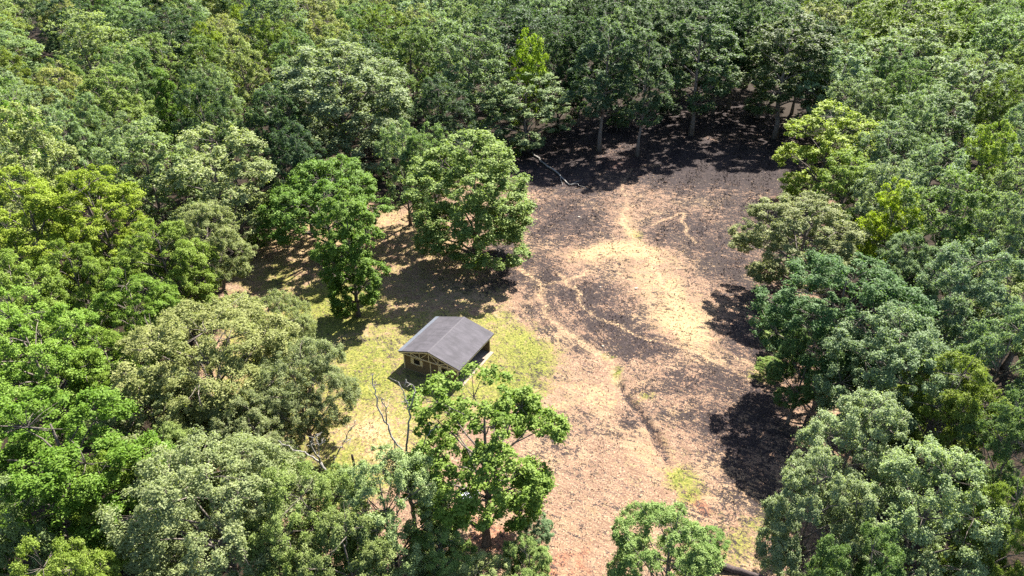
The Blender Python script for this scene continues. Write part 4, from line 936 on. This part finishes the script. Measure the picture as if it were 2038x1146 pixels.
rng = np.random.default_rng(4)
def ground_line(keys, lift):
    return np.array([(SPOTS[k][0], SPOTS[k][1], gz(*SPOTS[k]) + l) for k, l in zip(keys, lift)])
fl = empty('fallen_tree', (SPOTS['log0'][0], SPOTS['log0'][1], gz(*SPOTS['log0'])))
tag(fl, 'bleached fallen tree trunk lying at the left edge of the burn', 'log')
o = np.array(fl.location)
for nm, keys, lift, rad in (('trunk', ('log0', 'log1', 'log2', 'log3'), (.22, .22, .22, .2), (.21, .19, .16, .12)), ('branch', ('log3', 'log4'), (.2, .5), (.11, .03)),
                            ('branch', ('log4', 'logb2'), (.5, .15), (.07, .02)), ('branch', ('log2', 'logb1'), (.2, .3), (.08, .03)), ('branch', ('log3', 'logb3'), (.2, .7), (.08, .02))):
    p = ground_line(keys, lift) - o
    u = np.linspace(0, len(p) - 1, (len(p) - 1) * 4 + 1); pp = np.column_stack([np.interp(u, range(len(p)), p[:, c]) for c in range(3)]); pp[1:-1, :2] += rng.normal(0, .12, (len(pp) - 2, 2))
    T = Tubes(); T.add(pp, np.interp(u, range(len(p)), rad), 8, .08, rng)
    link(nm, T.mesh('fallen_' + nm), M_DEAD, fl).color = (1, 1, 1, 1)
x, y = SPOTS['post']
T = Tubes(); T.add(np.array([(0, 0, -.3), (.01, 0, .5), (-.03, .02, 1.1), (-.05, .03, 1.7)]), [.15, .125, .12, .11], 8, .07, rng)
post = link('gate_post', T.mesh('gate_post'), M_BARK); post.location = (x, y, gz(x, y)); post.color = (.35, .3, .28, 1)
tag(post, 'short dark weathered post standing on the lawn below the shed', 'post')
x, y = SPOTS['sheet']
sx = np.linspace(-.8, .8, 37); sy = np.linspace(-.5, .5, 5); SX, SY = np.meshgrid(sx, sy)
SZ = .03 * np.sin(SX * 2 * np.pi / .15) + .10 + .06 * SY + .05 * SX ** 2
ii, jj = np.meshgrid(np.arange(4), np.arange(36), indexing='ij')
sm = fast_mesh('roofing_sheet', np.stack([SX, SY, SZ], -1).reshape(-1, 3), 4, np.stack([ii * 37 + jj, ii * 37 + jj + 1, (ii + 1) * 37 + jj + 1, (ii + 1) * 37 + jj], -1).reshape(-1, 4))
sh = link('roofing_sheet', sm, plain('pale_metal', (.09, .098, .12), (.17, .18, .205), 3, .5, .5, .2)); sh.location = (x, y, gz(x, y)); sh.rotation_euler = (0, 0, .5)
so_ = sh.modifiers.new('thickness', 'SOLIDIFY'); so_.thickness = .012
tag(sh, 'pale corrugated metal sheet lying under the sparse tree', 'metal sheet')
p = ground_line(('bl0', 'bl1'), (.2, .2)); o = p[0].copy(); p = p - o
u = np.linspace(0, 1, 9); pp = np.column_stack([u * p[1, c] for c in range(3)]); pp[1:-1] += rng.normal(0, .08, (7, 3))
T = Tubes(); T.add(pp, np.linspace(.34, .22, 9), 9, .1, rng)
lg = link('fallen_log', T.mesh('fallen_log'), M_BARK); lg.location = o; lg.color = (.5, .45, .5, 1)
tag(lg, 'dark fallen log in the shade at the bottom right of the field', 'log')

M_STONE = plain('stone', (.20, .165, .13), (.31, .265, .22), 5, .9, .2)
def stone_mesh(seed):
    r = np.random.default_rng(seed); import bmesh
    bm = bmesh.new(); bmesh.ops.create_icosphere(bm, subdivisions=2, radius=1)
    for v in bm.verts: v.co = Vector((v.co.x, v.co.y * .75, v.co.z * .5)) * (1 + r.uniform(-.16, .16))
    me = bpy.data.meshes.new('field_stone'); bm.to_mesh(me); bm.free(); me.materials.append(M_STONE); return me
SMS = [stone_mesh(k) for k in range(4)]
for k, (x, y, lab) in enumerate(STONES):
    s_ = link('field_stone', SMS[k % 4]); s = rnd.uniform(.14, .27); s_.scale = (s, s, s); s_.location = (x, y, gz(x, y) + s * .2); s_.rotation_euler = (0, 0, rnd.uniform(0, 6))
    tag(s_, lab, 'stone', 'pale stones scattered on the burn')

# ------------------------------------------------------------------ grass and stubble
def tufts(name, n, seed, prob, h, wd, blades, cols, label, lean=.5):
    r = np.random.default_rng(seed)
    Y = 30 + (158 - 30) * r.random(n * 5) ** 1.5; X = r.uniform(-32, 62, n * 5)
    m = masks(X, Y); pr = prob(*m, X, Y) * np.clip(.5 + 1.4 * wob(X, Y, 1.1, seed + 50), 0, 1)
    hut = (np.abs((X + 7.34) * math.cos(.47) - (Y - 63.47) * math.sin(.47)) < 4.4) & (np.abs((X + 7.34) * math.sin(.47) + (Y - 63.47) * math.cos(.47)) < 3.9)
    k = (r.random(len(X)) < pr) & ~hut & (np.abs(X) < 8 + Y * .74); X, Y = X[k][:n], Y[k][:n]
    Z = height(X, Y); N = len(X)
    sc = (r.uniform(.5, 1.3, N) * (1 + np.clip((Y - 60) / 100, 0, 1)))[:, None]
    V = []; 
    for b in range(blades):
        a = r.uniform(0, 6.28, N); dx = np.column_stack([np.cos(a), np.sin(a), np.zeros(N)]); px = np.column_stack([-np.sin(a), np.cos(a), np.zeros(N)])
        o = np.column_stack([X + r.normal(0, .05, N), Y + r.normal(0, .05, N), Z - .01])
        tip = o + dx * lean * h * sc * r.uniform(.2, 1.2, (N, 1)) + np.array([0, 0, 1]) * h * sc
        V.append(np.stack([o - px * wd * sc, o + px * wd * sc, tip], 1))
    V = np.concatenate(V); me = fast_mesh(name, V.reshape(-1, 3), 3, np.arange(len(V) * 3).reshape(-1, 3), r.random(len(V)))
    m_, nt = new_mat(name); g = NT(nt); t = g.n('Attribute', attribute_name='tone').outputs['Fac']
    g.out(g.principled(g.mix(t, tuple(.78 * c for c in cols[0]), tuple(.78 * c for c in cols[1])), .9, .1).outputs[0])
    return tag(link(name, me, m_), label, 'grass', None, 'stuff')
tufts('burnt_stubble', 24000, 31, lambda ch_shade, gr, sw, so, tr, li, ro, cl, X, Y: np.clip(ch_shade * 1.1 - tr - sw * .6, 0, 1) * (cl > 0) + .03 * (cl > 0) * (gr < .4) * (X > 0), .11, .03, 3, ((.006, .005, .006), (.034, .027, .027)), 'black burnt grass stubble over the field')
tufts('dry_grass', 22000, 32, lambda ch_shade, gr, sw, so, tr, li, ro, cl, X, Y: (cl > 0) * np.clip(.25 + sw * .6 - ch_shade * .35, 0.06, 1), .14, .03, 3, ((.17, .11, .068), (.31, .22, .135)), 'dry straw coloured grass over the field')
tufts('lawn_grass', 26000, 33, lambda ch_shade, gr, sw, so, tr, li, ro, cl, X, Y: (cl > -1) * np.clip(gr * 1.2 - .3 - sw * .4, 0, 1), .09, .03, 3, ((.08, .10, .020), (.19, .175, .05)), 'short green and yellow lawn grass round the shed')
